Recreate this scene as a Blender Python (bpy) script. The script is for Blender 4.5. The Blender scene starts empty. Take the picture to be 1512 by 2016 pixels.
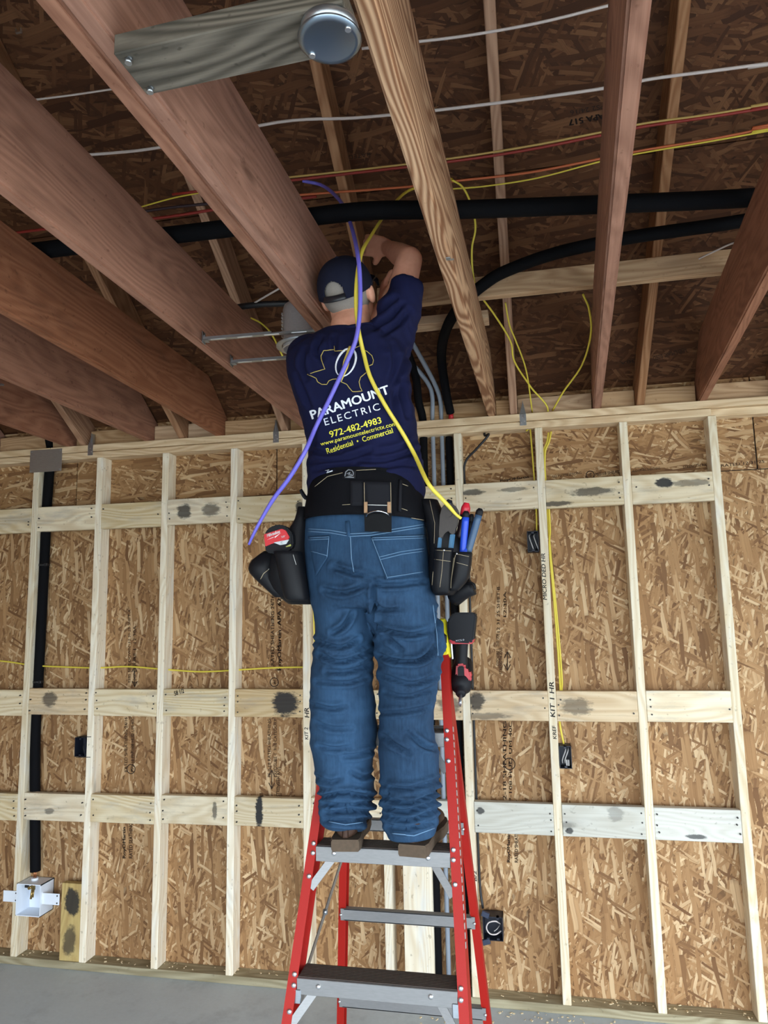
import bpy, bmesh, math, random
from mathutils import Vector, Matrix, noise
from mathutils.bvhtree import BVHTree
random.seed(7)
scene = bpy.context.scene
COL = scene.collection
# ------------------------------------------------------------------ camera
F_PX = 1400.0
CAM = Vector((3.1769, -3.5598, 1.8158))
YAW, PITCH, ROLL = 0.20028, 0.13701, -0.01954
_f = Vector((-math.sin(YAW)*math.cos(PITCH), math.cos(YAW)*math.cos(PITCH), math.sin(PITCH)))
_r = Vector((math.cos(YAW), math.sin(YAW), 0))
_u = _r.cross(_f)
CR = math.cos(ROLL)*_r + math.sin(ROLL)*_u
CU = -math.sin(ROLL)*_r + math.cos(ROLL)*_u
CF = _f
cam_data = bpy.data.cameras.new('camera')
cam_data.sensor_fit = 'VERTICAL'
cam_data.sensor_height = 36.0
cam_data.lens = F_PX/2016*36.0
cam_data.clip_start = 0.05
cam = bpy.data.objects.new('camera', cam_data)
COL.objects.link(cam)
m = Matrix((CR, CU, -CF)).transposed().to_4x4()
m.translation = CAM
cam.matrix_world = m
scene.camera = cam
# ------------------------------------------------------------------ light
scene.view_settings.view_transform = 'Standard'
scene.view_settings.look = 'None'
scene.view_settings.exposure = 0.8
scene.view_settings.gamma = 1.0
scene.view_settings.use_curve_mapping = False
world = bpy.data.worlds.new('overcast_sky')
scene.world = world
world.use_nodes = True
bg = world.node_tree.nodes['Background']
bg.inputs[0].default_value = (0.78, 0.89, 1.0, 1)
bg.inputs[1].default_value = 6.0
# daylight enters through the wide garage door opening behind the camera and an open bay on the right
DOOR_X0, DOOR_X1, DOOR_Z, FRONT_Y = 1.0, 6.8, 2.5, -5.6
BAY_Y0, BAY_Y1, BAY_Z, RIGHT_X = -5.2, -1.6, 2.5, 7.2
def portal(name, loc, rot, sx, sy):
    ld = bpy.data.lights.new(name, 'AREA')
    ld.shape = 'RECTANGLE'; ld.size = sx; ld.size_y = sy
    ld.cycles.is_portal = True
    lo = bpy.data.objects.new(name, ld)
    lo.location = loc; lo.rotation_euler = rot
    COL.objects.link(lo)
portal('garage_opening_portal', ((DOOR_X0+DOOR_X1)/2, FRONT_Y-0.02, DOOR_Z/2), (math.radians(90), 0, 0), DOOR_X1-DOOR_X0, DOOR_Z)
portal('bay_opening_portal', (RIGHT_X+0.17, (BAY_Y0+BAY_Y1)/2, BAY_Z/2), (math.radians(90), 0, math.radians(90)), BAY_Y1-BAY_Y0, BAY_Z)

# ------------------------------------------------------------------ helpers
def ray(px, py):
    return CF + CR*((px-756)/F_PX) - CU*((py-1008)/F_PX)
def at(px, py, axis, val):
    """world point seen at a photo pixel, on the plane axis = val (0 x, 1 y, 2 z)"""
    d = ray(px, py); t = (val-CAM[axis])/d[axis]
    return CAM + d*t
def proj(p):
    d = Vector(p)-CAM; z = d.dot(CF)
    return 756+F_PX*d.dot(CR)/z, 1008-F_PX*d.dot(CU)/z

WORLD = {}
def setparent(o, parent):
    if parent is not None:
        o.parent = parent
        o.matrix_parent_inverse = WORLD[parent.name].inverted()
def place(o, mw, parent=None):
    COL.objects.link(o)
    setparent(o, parent)
    o.matrix_basis = mw
    WORLD[o.name] = mw.copy()
    return o
def tag(o, label=None, cat=None, group=None, kind=None):
    if label: o['label'] = label
    if cat: o['category'] = cat
    if group: o['group'] = group
    if kind: o['kind'] = kind
    return o
def empty(name, loc=(0, 0, 0)):
    o = bpy.data.objects.new(name, None)
    o.empty_display_size = 0.1
    return place(o, Matrix.Translation(Vector(loc)))
def mesh_obj(name, bm, mat, parent=None, smooth=False, mw=None, recenter=True, keepn=False):
    if not keepn: bmesh.ops.recalc_face_normals(bm, faces=bm.faces[:])
    me = bpy.data.meshes.new(name)
    if mw is None:
        mw = Matrix.Identity(4)
        if recenter and len(bm.verts):
            lo_ = Vector((min(v.co.x for v in bm.verts), min(v.co.y for v in bm.verts), min(v.co.z for v in bm.verts)))
            hi_ = Vector((max(v.co.x for v in bm.verts), max(v.co.y for v in bm.verts), max(v.co.z for v in bm.verts)))
            c = (lo_+hi_)/2
            for v in bm.verts: v.co -= c
            mw = Matrix.Translation(c)
    bm.to_mesh(me); bm.free()
    if mat is not None:
        for mm in (mat if isinstance(mat, (list, tuple)) else [mat]): me.materials.append(mm)
    if smooth:
        for p in me.polygons: p.use_smooth = True
    o = bpy.data.objects.new(name, me)
    return place(o, mw, parent)

def frame(a, b, up=(0, 0, 1)):
    a = Vector(a); b = Vector(b)
    x = (b-a).normalized(); z = Vector(up); z = z-x*z.dot(x)
    if z.length < 1e-5:
        z = Vector((0, 1, 0)); z = z-x*z.dot(x)
    z.normalize(); y = z.cross(x)
    mm = Matrix((x, y, z)).transposed().to_4x4(); mm.translation = a
    return mm, (b-a).length
def bm_box(bm, lo, hi, M=None, bevel=0.0):
    r = bmesh.ops.create_cube(bm, size=1.0)
    vs = r['verts']
    for v in vs:
        v.co = Vector([(lo[i]+hi[i])/2+v.co[i]*(hi[i]-lo[i]) for i in range(3)])
    if bevel > 0:
        es = list({e for v in vs for e in v.link_edges})
        r2 = bmesh.ops.bevel(bm, geom=es, offset=bevel, segments=1, affect='EDGES', clamp_overlap=True)
        vs = list({v for f in r2['faces'] for v in f.verts} | {v for v in vs if v.is_valid})
    if M is not None:
        for v in vs: v.co = M @ v.co
    return vs
def lumber(name, parent, a, b, w, h, mat, up=(0, 0, 1), bevel=0.0022):
    """stick of timber: local X runs along the grain, w across (Y), h along up (Z)"""
    mm, L = frame(a, b, up)
    bm = bmesh.new()
    bm_box(bm, (0, -w/2, -h/2), (L, w/2, h/2), bevel=bevel)
    return mesh_obj(name, bm, mat, parent, mw=mm)
def prism(name, parent, pts, thick, mat, M, bev=0.003, bseg=1):
    """polygon pts (local x,z) extruded by thick along local y (centred)"""
    bm = bmesh.new()
    a = [bm.verts.new((x, -thick/2, z)) for x, z in pts]
    b = [bm.verts.new((x, thick/2, z)) for x, z in pts]
    bm.faces.new(a); bm.faces.new(b[::-1])
    n = len(pts)
    for i in range(n):
        bm.faces.new((a[i], b[i], b[(i+1) % n], a[(i+1) % n]))
    bmesh.ops.bevel(bm, geom=bm.edges[:], offset=bev, segments=bseg, affect='EDGES', clamp_overlap=True)
    return mesh_obj(name, bm, mat, parent, mw=M)
def smooth_path(pts, sub=8):
    pts = [Vector(p) for p in pts]
    if len(pts) < 3: return pts
    out = []
    P = [pts[0]*2-pts[1]]+pts+[pts[-1]*2-pts[-2]]
    for i in range(1, len(P)-2):
        p0, p1, p2, p3 = P[i-1:i+3]
        for k in range(sub):
            t = k/sub
            out.append(0.5*((2*p1)+(p2-p0)*t+(2*p0-5*p1+4*p2-p3)*t*t+(3*p1-p0-3*p2+p3)*t**3))
    out.append(pts[-1])
    return out
def bm_tube(bm, pts, rad, seg=8, sub=8, cap=True, flat=None):
    """tube along a smoothed path; rad number or list per control point; flat = (scale across, direction)"""
    P = smooth_path(pts, sub) if sub > 1 else [Vector(p) for p in pts]
    n = len(P)
    if isinstance(rad, (list, tuple)):
        R = []
        for i in range(n):
            t = i/(n-1)*(len(rad)-1); k = min(int(t), len(rad)-2); R.append(rad[k]*(1-(t-k))+rad[k+1]*(t-k))
    else: R = [rad]*n
    T = [(P[min(i+1, n-1)]-P[max(i-1, 0)]).normalized() for i in range(n)]
    nrm = T[0].orthogonal().normalized()
    if flat is not None:
        nrm = Vector(flat[1]); nrm = (nrm-T[0]*nrm.dot(T[0])).normalized()
    rings = []
    for i in range(n):
        if flat is not None:
            nrm = Vector(flat[1])
        nrm = (nrm-T[i]*nrm.dot(T[i]))
        nrm = nrm.normalized() if nrm.length > 1e-6 else T[i].orthogonal().normalized()
        bi = T[i].cross(nrm)
        s = flat[0] if flat else 1.0
        rings.append([bm.verts.new(P[i]+nrm*(math.cos(2*math.pi*k/seg)*R[i])+bi*(math.sin(2*math.pi*k/seg)*R[i]*s)) for k in range(seg)])
    for i in range(n-1):
        for k in range(seg):
            f = bm.faces.new((rings[i][k], rings[i][(k+1) % seg], rings[i+1][(k+1) % seg], rings[i+1][k])); f.smooth = True
    if cap:
        bm.faces.new(rings[0][::-1]); bm.faces.new(rings[-1])
def tube(name, parent, pts, rad, mat, seg=8, sub=8, flat=None):
    bm = bmesh.new(); bm_tube(bm, pts, rad, seg, sub, flat=flat)
    return mesh_obj(name, bm, mat, parent)
def bm_cyl(bm, a, b, r, seg=16, r2=None):
    bm_tube(bm, [a, b], [r, r if r2 is None else r2], seg, 1)
def bm_lathe(bm, prof, M, seg=24):
    """profile (radius, height) turned about local Z"""
    rings = []
    for r, z in prof:
        rings.append([bm.verts.new(M @ Vector((r*math.cos(2*math.pi*k/seg), r*math.sin(2*math.pi*k/seg), z))) for k in range(seg)] if r > 1e-6 else [bm.verts.new(M @ Vector((0, 0, z)))])
    for A, B in zip(rings, rings[1:]):
        for k in range(seg):
            k2 = (k+1) % seg
            if len(A) == 1 and len(B) == 1: continue
            if len(A) == 1: f = bm.faces.new((A[0], B[k], B[k2]))
            elif len(B) == 1: f = bm.faces.new((A[k], A[k2], B[0]))
            else: f = bm.faces.new((A[k], A[k2], B[k2], B[k]))
            f.smooth = True
# ------------------------------------------------------------------ materials
class NT:
    def __init__(s, name):
        s.mat = bpy.data.materials.new(name); s.mat.use_nodes = True
        s.t = s.mat.node_tree; s.b = s.t.nodes['Principled BSDF']
    def n(s, typ, props=None, **ins):
        nd = s.t.nodes.new(typ)
        for k, v in (props or {}).items(): setattr(nd, k, v)
        for k, v in ins.items():
            key = int(k[1:]) if k[0] == '_' and k[1:].isdigit() else k.replace('_', ' ')
            sock = nd.inputs[key]
            if hasattr(v, 'bl_idname') and hasattr(v, 'is_linked'): s.t.links.new(v, sock)
            else: sock.default_value = v
        return nd
    def math(s, op, a, b=0.0, c=None, clamp=False):
        nd = s.n('ShaderNodeMath', {'operation': op, 'use_clamp': clamp}, _0=a, _1=b)
        if c is not None:
            if hasattr(c, 'bl_idname'): s.t.links.new(c, nd.inputs[2])
            else: nd.inputs[2].default_value = c
        return nd.outputs[0]
    def vm(s, op, a, b=(0, 0, 0)):
        return s.n('ShaderNodeVectorMath', {'operation': op}, _0=a, _1=b).outputs[0]
    def ramp(s, fac, stops, interp='LINEAR'):
        nd = s.n('ShaderNodeValToRGB', _0=fac); cr = nd.color_ramp; cr.interpolation = interp
        while len(cr.elements) < len(stops): cr.elements.new(0.5)
        for e, (p, c) in zip(cr.elements, stops):
            e.position = p; e.color = c if len(c) == 4 else (*c, 1)
        return nd.outputs[0]
    def mix(s, fac, a, b, blend='MIX'):
        nd = s.t.nodes.new('ShaderNodeMix'); nd.data_type = 'RGBA'; nd.blend_type = blend
        for k, v in ((0, fac), (6, a), (7, b)):
            if hasattr(v, 'bl_idname'): s.t.links.new(v, nd.inputs[k])
            else: nd.inputs[k].default_value = v if k == 0 or len(v) == 4 else (*v, 1)
        return nd.outputs[2]
    def noise(s, vec, scale, detail=3.0, rough=0.5, dist=0.0):
        return s.n('ShaderNodeTexNoise', Vector=vec, Scale=scale, Detail=detail, Roughness=rough, Distortion=dist).outputs[0]
    def obj(s, offset=True):
        co = s.n('ShaderNodeTexCoord').outputs['Object']
        if offset:
            r = s.n('ShaderNodeObjectInfo').outputs['Random']
            off = s.n('ShaderNodeCombineXYZ', _0=s.math('MULTIPLY', r, 37.0), _1=s.math('MULTIPLY', r, 91.0), _2=s.math('MULTIPLY', r, 53.0)).outputs[0]
            return s.vm('ADD', co, off)
        return co
    def bump(s, h, strength=0.3, dist=0.002):
        nd = s.n('ShaderNodeBump', Strength=strength, Distance=dist, Height=h)
        s.t.links.new(nd.outputs[0], s.b.inputs['Normal'])
    def out(s, col=None, rough=0.6, metal=0.0, spec=None):
        for k, v in (('Base Color', col), ('Roughness', rough), ('Metallic', metal), ('Specular IOR Level', spec)):
            if v is None: continue
            if hasattr(v, 'bl_idname'): s.t.links.new(v, s.b.inputs[k])
            else: s.b.inputs[k].default_value = (*v, 1) if k == 'Base Color' and len(v) == 3 else v
        return s.mat
def srgb(r, g, b):
    f = lambda c: (c/255)/12.92 if c/255 <= 0.04045 else ((c/255+0.055)/1.055)**2.4
    return (f(r), f(g), f(b))
def plain(name, rgb, rough=0.5, metal=0.0, spec=None, grain=0.0, gs=400):
    t = NT(name)
    if grain > 0:
        nz = t.noise(t.obj(), gs, 3)
        c = t.mix(nz, tuple(max(0, x*(1-grain)) for x in rgb), tuple(x*(1+grain) for x in rgb))
        t.bump(nz, 0.15, 0.001)
        return t.out(c, rough, metal, spec)
    return t.out(rgb, rough, metal, spec)
def wood(name, light, dark, stain=(0.2, 0.2, 0.2), stain_amt=0.3, ring=9.0, ring_amt=0.5, stains=(), patch=None, rough=0.72, knots=1.0):
    """sawn timber, grain along local X. stains: (x, y or z, rx, rz, strength) smudges of dark paint on the face"""
    t = NT(name)
    co = t.obj()
    raw = t.obj(False)
    big = t.noise(t.vm('MULTIPLY', co, (0.9, 5, 5)), 1.0, 2)
    bow = t.n('ShaderNodeCombineXYZ', _0=big, _1=big, _2=big).outputs[0]
    v = t.vm('ADD', t.vm('MULTIPLY', co, (0.35, ring, ring)), t.vm('MULTIPLY', bow, (1.6, 1.6, 1.6)))
    w = t.n('ShaderNodeTexWave', {'wave_type': 'BANDS', 'bands_direction': 'DIAGONAL'}, Vector=v, Scale=2.2, Distortion=3.5, Detail=2.0, Detail_Scale=0.6).outputs['Fac']
    fib = t.noise(t.vm('MULTIPLY', co, (2.5, 130, 130)), 1.0, 3, 0.6)
    fac = t.math('ADD', t.math('MULTIPLY', w, ring_amt), t.math('MULTIPLY', fib, 0.55))
    fac = t.math('ADD', fac, t.math('MULTIPLY', t.math('SUBTRACT', big, 0.5), 0.5), clamp=True)
    c = t.ramp(fac, [(0.12, light), (0.85, dark)])
    rnd = t.n('ShaderNodeObjectInfo').outputs['Random']
    hs = t.n('ShaderNodeHueSaturation', Color=c, Value=t.math('MULTIPLY_ADD', rnd, 0.24, 0.88), Saturation=t.math('MULTIPLY_ADD', rnd, -0.25, 1.1)).outputs[0]
    c = hs
    # knots
    if knots > 0:
        vo = t.n('ShaderNodeTexVoronoi', Vector=t.vm('MULTIPLY', co, (2.2, 6, 6)), Scale=1.0)
        kd = t.ramp(vo.outputs['Distance'], [(0.05, (1, 1, 1)), (0.13, (0, 0, 0))])
        kk = t.math('MULTIPLY', kd, t.math('GREATER_THAN', t.n('ShaderNodeSeparateColor', Color=vo.outputs['Color']).outputs[0], 0.45))
        c = t.mix(t.math('MULTIPLY', kk, 0.75*knots), c, tuple(x*0.35 for x in dark))
    # weathering
    sn = t.noise(t.vm('MULTIPLY', co, (3.0, 14, 14)), 1.0, 5, 0.65)
    sm = t.ramp(sn, [(0.52, (0, 0, 0)), (0.72, (1, 1, 1))])
    c = t.mix(t.math('MULTIPLY', sm, stain_amt), c, stain)
    sp = t.noise(t.vm('MULTIPLY', co, (40, 55, 55)), 1.0, 2, 0.5)
    c = t.mix(t.math('MULTIPLY', t.ramp(sp, [(0.66, (0, 0, 0)), (0.74, (1, 1, 1))]), 0.5*min(1, stain_amt*2)), c, tuple(x*0.5 for x in dark))
    for st in stains:
        (sx, sz, rx, rz, amt) = st[:5]
        if len(st) > 5: d = t.vm('MULTIPLY', t.vm('SUBTRACT', raw, (sx, sz, 0)), (1/rx, 1/rz, 0))
        else: d = t.vm('MULTIPLY', t.vm('SUBTRACT', raw, (sx, 0, sz)), (1/rx, 0, 1/rz))
        ln = t.n('ShaderNodeVectorMath', {'operation': 'LENGTH'}, _0=d).outputs['Value']
        nz = t.noise(t.vm('MULTIPLY', raw, (22, 22, 55)), 1.0, 4, 0.7)
        e = t.math('ADD', ln, t.math('MULTIPLY', t.math('SUBTRACT', nz, 0.5), 1.3))
        mk = t.ramp(e, [(0.7, (1, 1, 1)), (1.05, (0, 0, 0))])
        c = t.mix(t.math('MULTIPLY', mk, amt), c, (0.018, 0.02, 0.024))
    t.bump(t.math('ADD', fib, t.math('MULTIPLY', w, 0.35)), 0.28, 0.0015)
    return t.out(c, rough, 0, 0.25)
def osb(name, tones, along=(8.0, 66.0), rot=0.0):
    """oriented strand board: layers of long thin flakes; panel lies in local XY, flakes run along local X"""
    t = NT(name)
    co = t.obj()
    wob = t.n('ShaderNodeTexNoise', Vector=co, Scale=5.0, Detail=2.0).outputs['Color']
    cw = t.vm('ADD', co, t.vm('MULTIPLY', t.vm('SUBTRACT', wob, (0.5, 0.5, 0.5)), (0.03, 0.03, 0)))
    col = None; hgt = None
    for k, (ang, s, thr) in enumerate(((4, 1.0, -1), (-33, 0.8, 0.3), (27, 1.0, 0.4), (-12, 0.9, 0.45), (55, 1.15, 0.62), (13, 1.3, 0.5), (-62, 1.2, 0.75), (-5, 0.7, 0.66))):
        mp = t.vm('MULTIPLY', t.n('ShaderNodeMapping', Vector=cw, Rotation=(0, 0, math.radians(ang+rot)), Location=(k*3.7, k*5.1, 0)).outputs[0], (along[0]*s, along[1]*s, 1.0))
        vo = t.n('ShaderNodeTexVoronoi', {'voronoi_dimensions': '2D', 'distance': 'CHEBYCHEV'}, Vector=mp, Scale=1.0, Randomness=1.0)
        sep = t.n('ShaderNodeSeparateColor', Color=vo.outputs['Color'])
        tone = t.ramp(sep.outputs[0], tones)
        fibre = t.noise(t.vm('MULTIPLY', mp, (0.5, 3.2, 1)), 2.0, 2, 0.6)
        tone = t.mix(t.math('MULTIPLY', t.math('SUBTRACT', fibre, 0.15), 0.75), tone, tones[0][1])
        edge = t.ramp(vo.outputs['Distance'], [(0.40, (0, 0, 0)), (0.60, (1, 1, 1))])
        tone = t.mix(t.math('MULTIPLY', edge, 0.5), tone, tuple(x*0.35 for x in tones[0][1][:3]))
        h = t.math('MULTIPLY_ADD', edge, -0.6, sep.outputs[2])
        if col is None: col, hgt = tone, h
        else:
            mk = t.math('GREATER_THAN', sep.outputs[1], thr)
            mk = t.math('MULTIPLY', mk, t.math('LESS_THAN', vo.outputs['Distance'], 0.5))
            col = t.mix(mk, col, tone)
            hgt = t.math('ADD', t.math('MULTIPLY', hgt, t.math('SUBTRACT', 1.0, mk)), t.math('MULTIPLY', h, mk))
    big = t.noise(co, 2.2, 3)
    col = t.mix(t.math('MULTIPLY', t.math('SUBTRACT', big, 0.35), 0.9, clamp=True), col, t.mix(1.0, col, (0.55, 0.42, 0.3), 'MULTIPLY'))
    t.bump(hgt, 0.35, 0.002)
    return t.out(col, 0.7, 0, 0.25)

M_STUD = wood('spruce_stud', srgb(242, 232, 208), srgb(216, 194, 156), stain=srgb(226, 226, 222), stain_amt=0.55, ring=7, ring_amt=0.35, knots=0.6)
M_PLATE = wood('spruce_plate', srgb(226, 200, 158), srgb(186, 148, 100), stain=srgb(160, 140, 110), stain_amt=0.15, ring=6, ring_amt=0.35, knots=0.8)
M_TREATED = wood('treated_sill', srgb(184, 174, 146), srgb(138, 126, 98), stain=srgb(124, 118, 98), stain_amt=0.3, ring=8, ring_amt=0.4)
M_JOIST = wood('fir_joist', srgb(172, 120, 93), srgb(116, 72, 51), stain=srgb(78, 52, 42), stain_amt=0.4, ring=4.5, ring_amt=0.25, knots=0.7)
M_JOIST_Y = wood('yellow_fir_joist', srgb(216, 172, 128), srgb(138, 90, 54), stain=srgb(150, 110, 80), stain_amt=0.12, ring=11, ring_amt=0.6, knots=0.5)
M_BLK = wood("block_wood", srgb(236, 222, 190), srgb(204, 178, 134), stain=srgb(156, 152, 146), stain_amt=0.6, ring=5, ring_amt=0.4)
M_EAVE = wood("eave_wood", srgb(206, 172, 134), srgb(160, 122, 86), stain=srgb(130, 110, 92), stain_amt=0.3, ring=6, ring_amt=0.35)
M_BLK_W = wood("block_white", srgb(208, 206, 194), srgb(184, 178, 162), stain=srgb(170, 168, 160), stain_amt=0.4, ring=5, ring_amt=0.3)
M_RAFTER = wood('rafter_wood', srgb(184, 142, 108), srgb(134, 92, 64), stain=srgb(120, 90, 66), stain_amt=0.15, ring=7, ring_amt=0.35, knots=0.5)
OSB_T = [(0.0, srgb(118, 84, 54)), (0.3, srgb(168, 128, 86)), (0.7, srgb(194, 154, 108)), (1.0, srgb(236, 206, 162))]
M_OSB = osb('strand_board_wall', [(p, (*c, 1)) for p, c in OSB_T])
OSB_SHADE = [(0.0, srgb(66, 38, 20)), (0.35, srgb(88, 54, 30)), (0.7, srgb(104, 67, 40)), (1.0, srgb(132, 92, 60))]  # same strand board; shade under the unlit roof is put into these tones
M_OSB_SHADE = osb('strand_board_roof_shade', [(p, (*c, 1)) for p, c in OSB_SHADE], along=(6.0, 50.0))
# ------------------------------------------------------------------ floor, walls, roof
S = 0.4064
def concrete():
    t = NT('slab_concrete')
    co = t.obj(False)
    n1 = t.noise(co, 1.4, 6, 0.6); n2 = t.noise(co, 60, 4, 0.7); n3 = t.noise(t.vm('ADD', co, (5, 3, 0)), 3.0, 5, 0.7)
    c = t.mix(n1, srgb(180, 190, 196), srgb(220, 228, 232))
    c = t.mix(t.math('MULTIPLY', n2, 0.35), c, srgb(150, 155, 157))
    c = t.mix(t.math('MULTIPLY', t.ramp(n3, [(0.55, (0, 0, 0)), (0.7, (1, 1, 1))]), 0.35), c, srgb(130, 136, 142))
    t.bump(t.math('ADD', n2, t.math('MULTIPLY', n3, 2.0)), 0.2, 0.002)
    return t.out(c, 0.55, 0, 0.35)
M_CONC = concrete()
bm = bmesh.new(); bm_box(bm, (-2.0, FRONT_Y-0.1, -0.15), (7.6, 0.14, 0.0))
tag(mesh_obj('floor', bm, M_CONC), 'bare grey concrete garage slab', kind='structure')
bm = bmesh.new(); bm_box(bm, (-150, -200, -0.25), (150, FRONT_Y-0.1, -0.06))
bm_box(bm, (7.6, FRONT_Y-0.1, -0.25), (150, 60, -0.06))
tag(mesh_obj('driveway', bm, plain('driveway_concrete', srgb(170, 168, 160), 0.8, grain=0.1, gs=30)), 'concrete driveway and yard outside the garage openings', kind='structure')

wall = empty('wall_back', (2.2, 0.05, 0)); tag(wall, 'open-framed back wall of white studs over strand board', kind='structure')
def panel(name, parent, x0, x1, z0, z1, y, mat, vertical=True):
    """sheathing sheet facing -y; local X runs along the flakes"""
    if vertical: M, L = frame((((x0+x1)/2), y+0.0055, z0), ((x0+x1)/2, y+0.0055, z1), up=(0, -1, 0)); w = x1-x0
    else: M, L = frame((x0, y+0.0055, (z0+z1)/2), (x1, y+0.0055, (z0+z1)/2), up=(0, -1, 0)); w = z1-z0
    bm = bmesh.new(); bm_box(bm, (0, -w/2, -0.0055), (L, w/2, 0.0055), bevel=0.001)
    return mesh_obj(name, bm, mat, parent, mw=M)
g = 0.002
PANELS = []
for k in range(8):
    x0 = -1.83+0.62+k*1.2192-0.01
    PANELS.append(panel('sheathing_panel', wall, x0+g, x0+1.2192-g, 0.0, 2.449, 0.089, M_OSB))
for x0, x1 in ((-1.6, 0.609), (0.609, 1.839), (1.839, 4.27), (4.27, 7.2)):
    PANELS.append(panel('sheathing_panel', wall, x0+0.003, x1-0.003, 2.453, 3.0, 0.089, M_OSB, vertical=False))
# black backing behind the joints (house wrap)
bm = bmesh.new(); bm_box(bm, (-2, 0.1005, -0.1), (7.6, 0.13, 3.2))
mesh_obj('house_wrap', bm, plain('house_wrap', (0.02, 0.02, 0.02), 0.9), wall)
STUD = {}
for i in range(-3, 18):
    x = i*S
    if i in (6,):
        pass
    STUD[i] = lumber('stud', wall, (x, 0.0445, 0.038), (x, 0.0445, 2.707), 0.038, 0.089, M_STUD, up=(0, -1, 0))
# wide board and extra stud beside the conduit bay
lumber('jack_board', wall, (2.582, 0.02, 0.038), (2.582, 0.02, 2.29), 0.14, 0.038, M_STUD, up=(0, -1, 0))
lumber('bottom_plate', wall, (-1.6, 0.0445, 0.019), (7.2, 0.0445, 0.019), 0.089, 0.038, M_TREATED)
lumber('top_plate', wall, (-1.6, 0.0465, 2.7255), (4.064, 0.0465, 2.7255), 0.089, 0.0365, M_PLATE, bevel=0.004)
lumber('top_plate', wall, (4.066, 0.056, 2.726), (7.2, 0.056, 2.726), 0.066, 0.0375, M_PLATE)
lumber('top_plate', wall, (-1.6, 0.0415, 2.7648), (0.49, 0.0415, 2.7648), 0.089, 0.0375, M_PLATE)
lumber('top_plate', wall, (0.494, 0.0415, 2.7648), (7.2, 0.0415, 2.7648), 0.089, 0.0375, M_PLATE)
# blocking: three rows of 2x6 blocks between the studs; stains are smudges of black paint (x along, z across, radii, strength)
ROW = {
 1: ({0: 2.437, 1: 2.439, 2: 2.437, 3: 2.442, 4: 2.435, 5: 2.438, 6: 2.438, 7: 2.440, 8: 2.437, 9: 2.438}),
 2: ({0: 1.416, 1: 1.423, 2: 1.421, 3: 1.422, 4: 1.423, 5: 1.42, 6: 1.42, 7: 1.42, 8: 1.418, 9: 1.421}),
 3: ({0: 0.863, 1: 0.869, 2: 0.874, 3: 0.882, 4: 0.887, 5: 0.894, 6: 0.9, 7: 0.903, 8: 0.903, 9: 0.903}),
}
STAINS = {
 (1, 3): [(0.10, 0.0, 0.05, 0.045, 0.85), (0.26, 0.0, 0.06, 0.04, 0.7)],
 (1, 4): [(0.36, 0.0, 0.03, 0.04, 0.9)],
 (1, 7): [(0.05, 0.025, 0.06, 0.02, 0.8), (0.25, 0.03, 0.08, 0.012, 0.6)],
 (1, 8): [(0.22, 0.0, 0.12, 0.022, 0.75), (0.05, -0.05, 0.09, 0.014, 0.8)],
 (1, 9): [(0.15, 0.025, 0.045, 0.03, 0.95), (0.27, 0.02, 0.1, 0.018, 0.6)],
 (2, 1): [(0.13, 0.015, 0.05, 0.045, 0.75)],
 (2, 4): [(0.275, 0.0, 0.075, 0.072, 0.95)],
 (2, 7): [(0.03, 0.02, 0.045, 0.05, 0.85), (0.08, -0.05, 0.12, 0.018, 0.5)],
 (2, 8): [(0.09, 0.0, 0.08, 0.045, 0.6)],
 (3, 4): [(0.135, 0.0, 0.022, 0.11, 0.97)],
 (3, 7): [(0.03, 0.03, 0.02, 0.02, 0.85)],
 (3, 8): [(0.03, -0.045, 0.02, 0.016, 0.85), (0.24, 0.04, 0.04, 0.04, 0.35)],
 (3, 9): [(0.17, -0.05, 0.05, 0.012, 0.8)],
 (3, 3): [(0.3, 0.0, 0.015, 0.05, 0.7)],
 (3, 1): [(0.16, -0.02, 0.03, 0.02, 0.6)],
 (2, 6): [(0.3, 0.0, 0.06, 0.05, 0.6)],
}
BLOCK = {}
for r, zs in ROW.items():
    for i, zt in zs.items():
        if i == 6 and r == 3: zt = 0.9
        st = STAINS.get((r, i))
        mat = M_BLK_W if (r == 3 and i > 5) else (M_BLK if not st else None)
        if st:
            warm = r == 2
            mat = wood('block_stained', srgb(222, 200, 162) if warm else srgb(226, 212, 182), srgb(192, 160, 116) if warm else srgb(196, 172, 132), stain=srgb(140, 136, 130), stain_amt=0.5, ring=5, ring_amt=0.35, stains=st)
            if r == 3 and i > 5:
                mat = wood('block_whitewashed', srgb(208, 206, 194), srgb(184, 178, 162), stain=srgb(170, 168, 160), stain_amt=0.4, ring=5, ring_amt=0.3, stains=st)
        x0 = i*S+0.0195; x1 = (i+1)*S-0.0195
        yo = random.uniform(-0.004, 0.003)
        BLOCK[(r, i)] = lumber('blocking', wall, (x0, 0.019+yo, zt-0.07), (x1, 0.019+yo, zt-0.07+random.uniform(-.002, .002)), 0.038, 0.14, mat, up=(0, 0, 1))
# nail heads on the blocks
M_NAIL = plain('nail_dark', (0.05, 0.045, 0.04), 0.5, 0.6)
bm = bmesh.new()
for (r, i), b in BLOCK.items():
    zt = ROW[r][i]; 
    for xx in (i*S+0.035, (i+1)*S-0.035):
        for dz in (0.03, 0.07, 0.11):
            if random.random() < 0.8:
                x = xx+random.uniform(-.006, .006); z = zt-dz+random.uniform(-.012, .012)
                bm_cyl(bm, (x, -0.0062, z), (x, 0.002, z), 0.0038, 8)
tag(mesh_obj('nail_heads', bm, M_NAIL, wall), kind='stuff')
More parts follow.
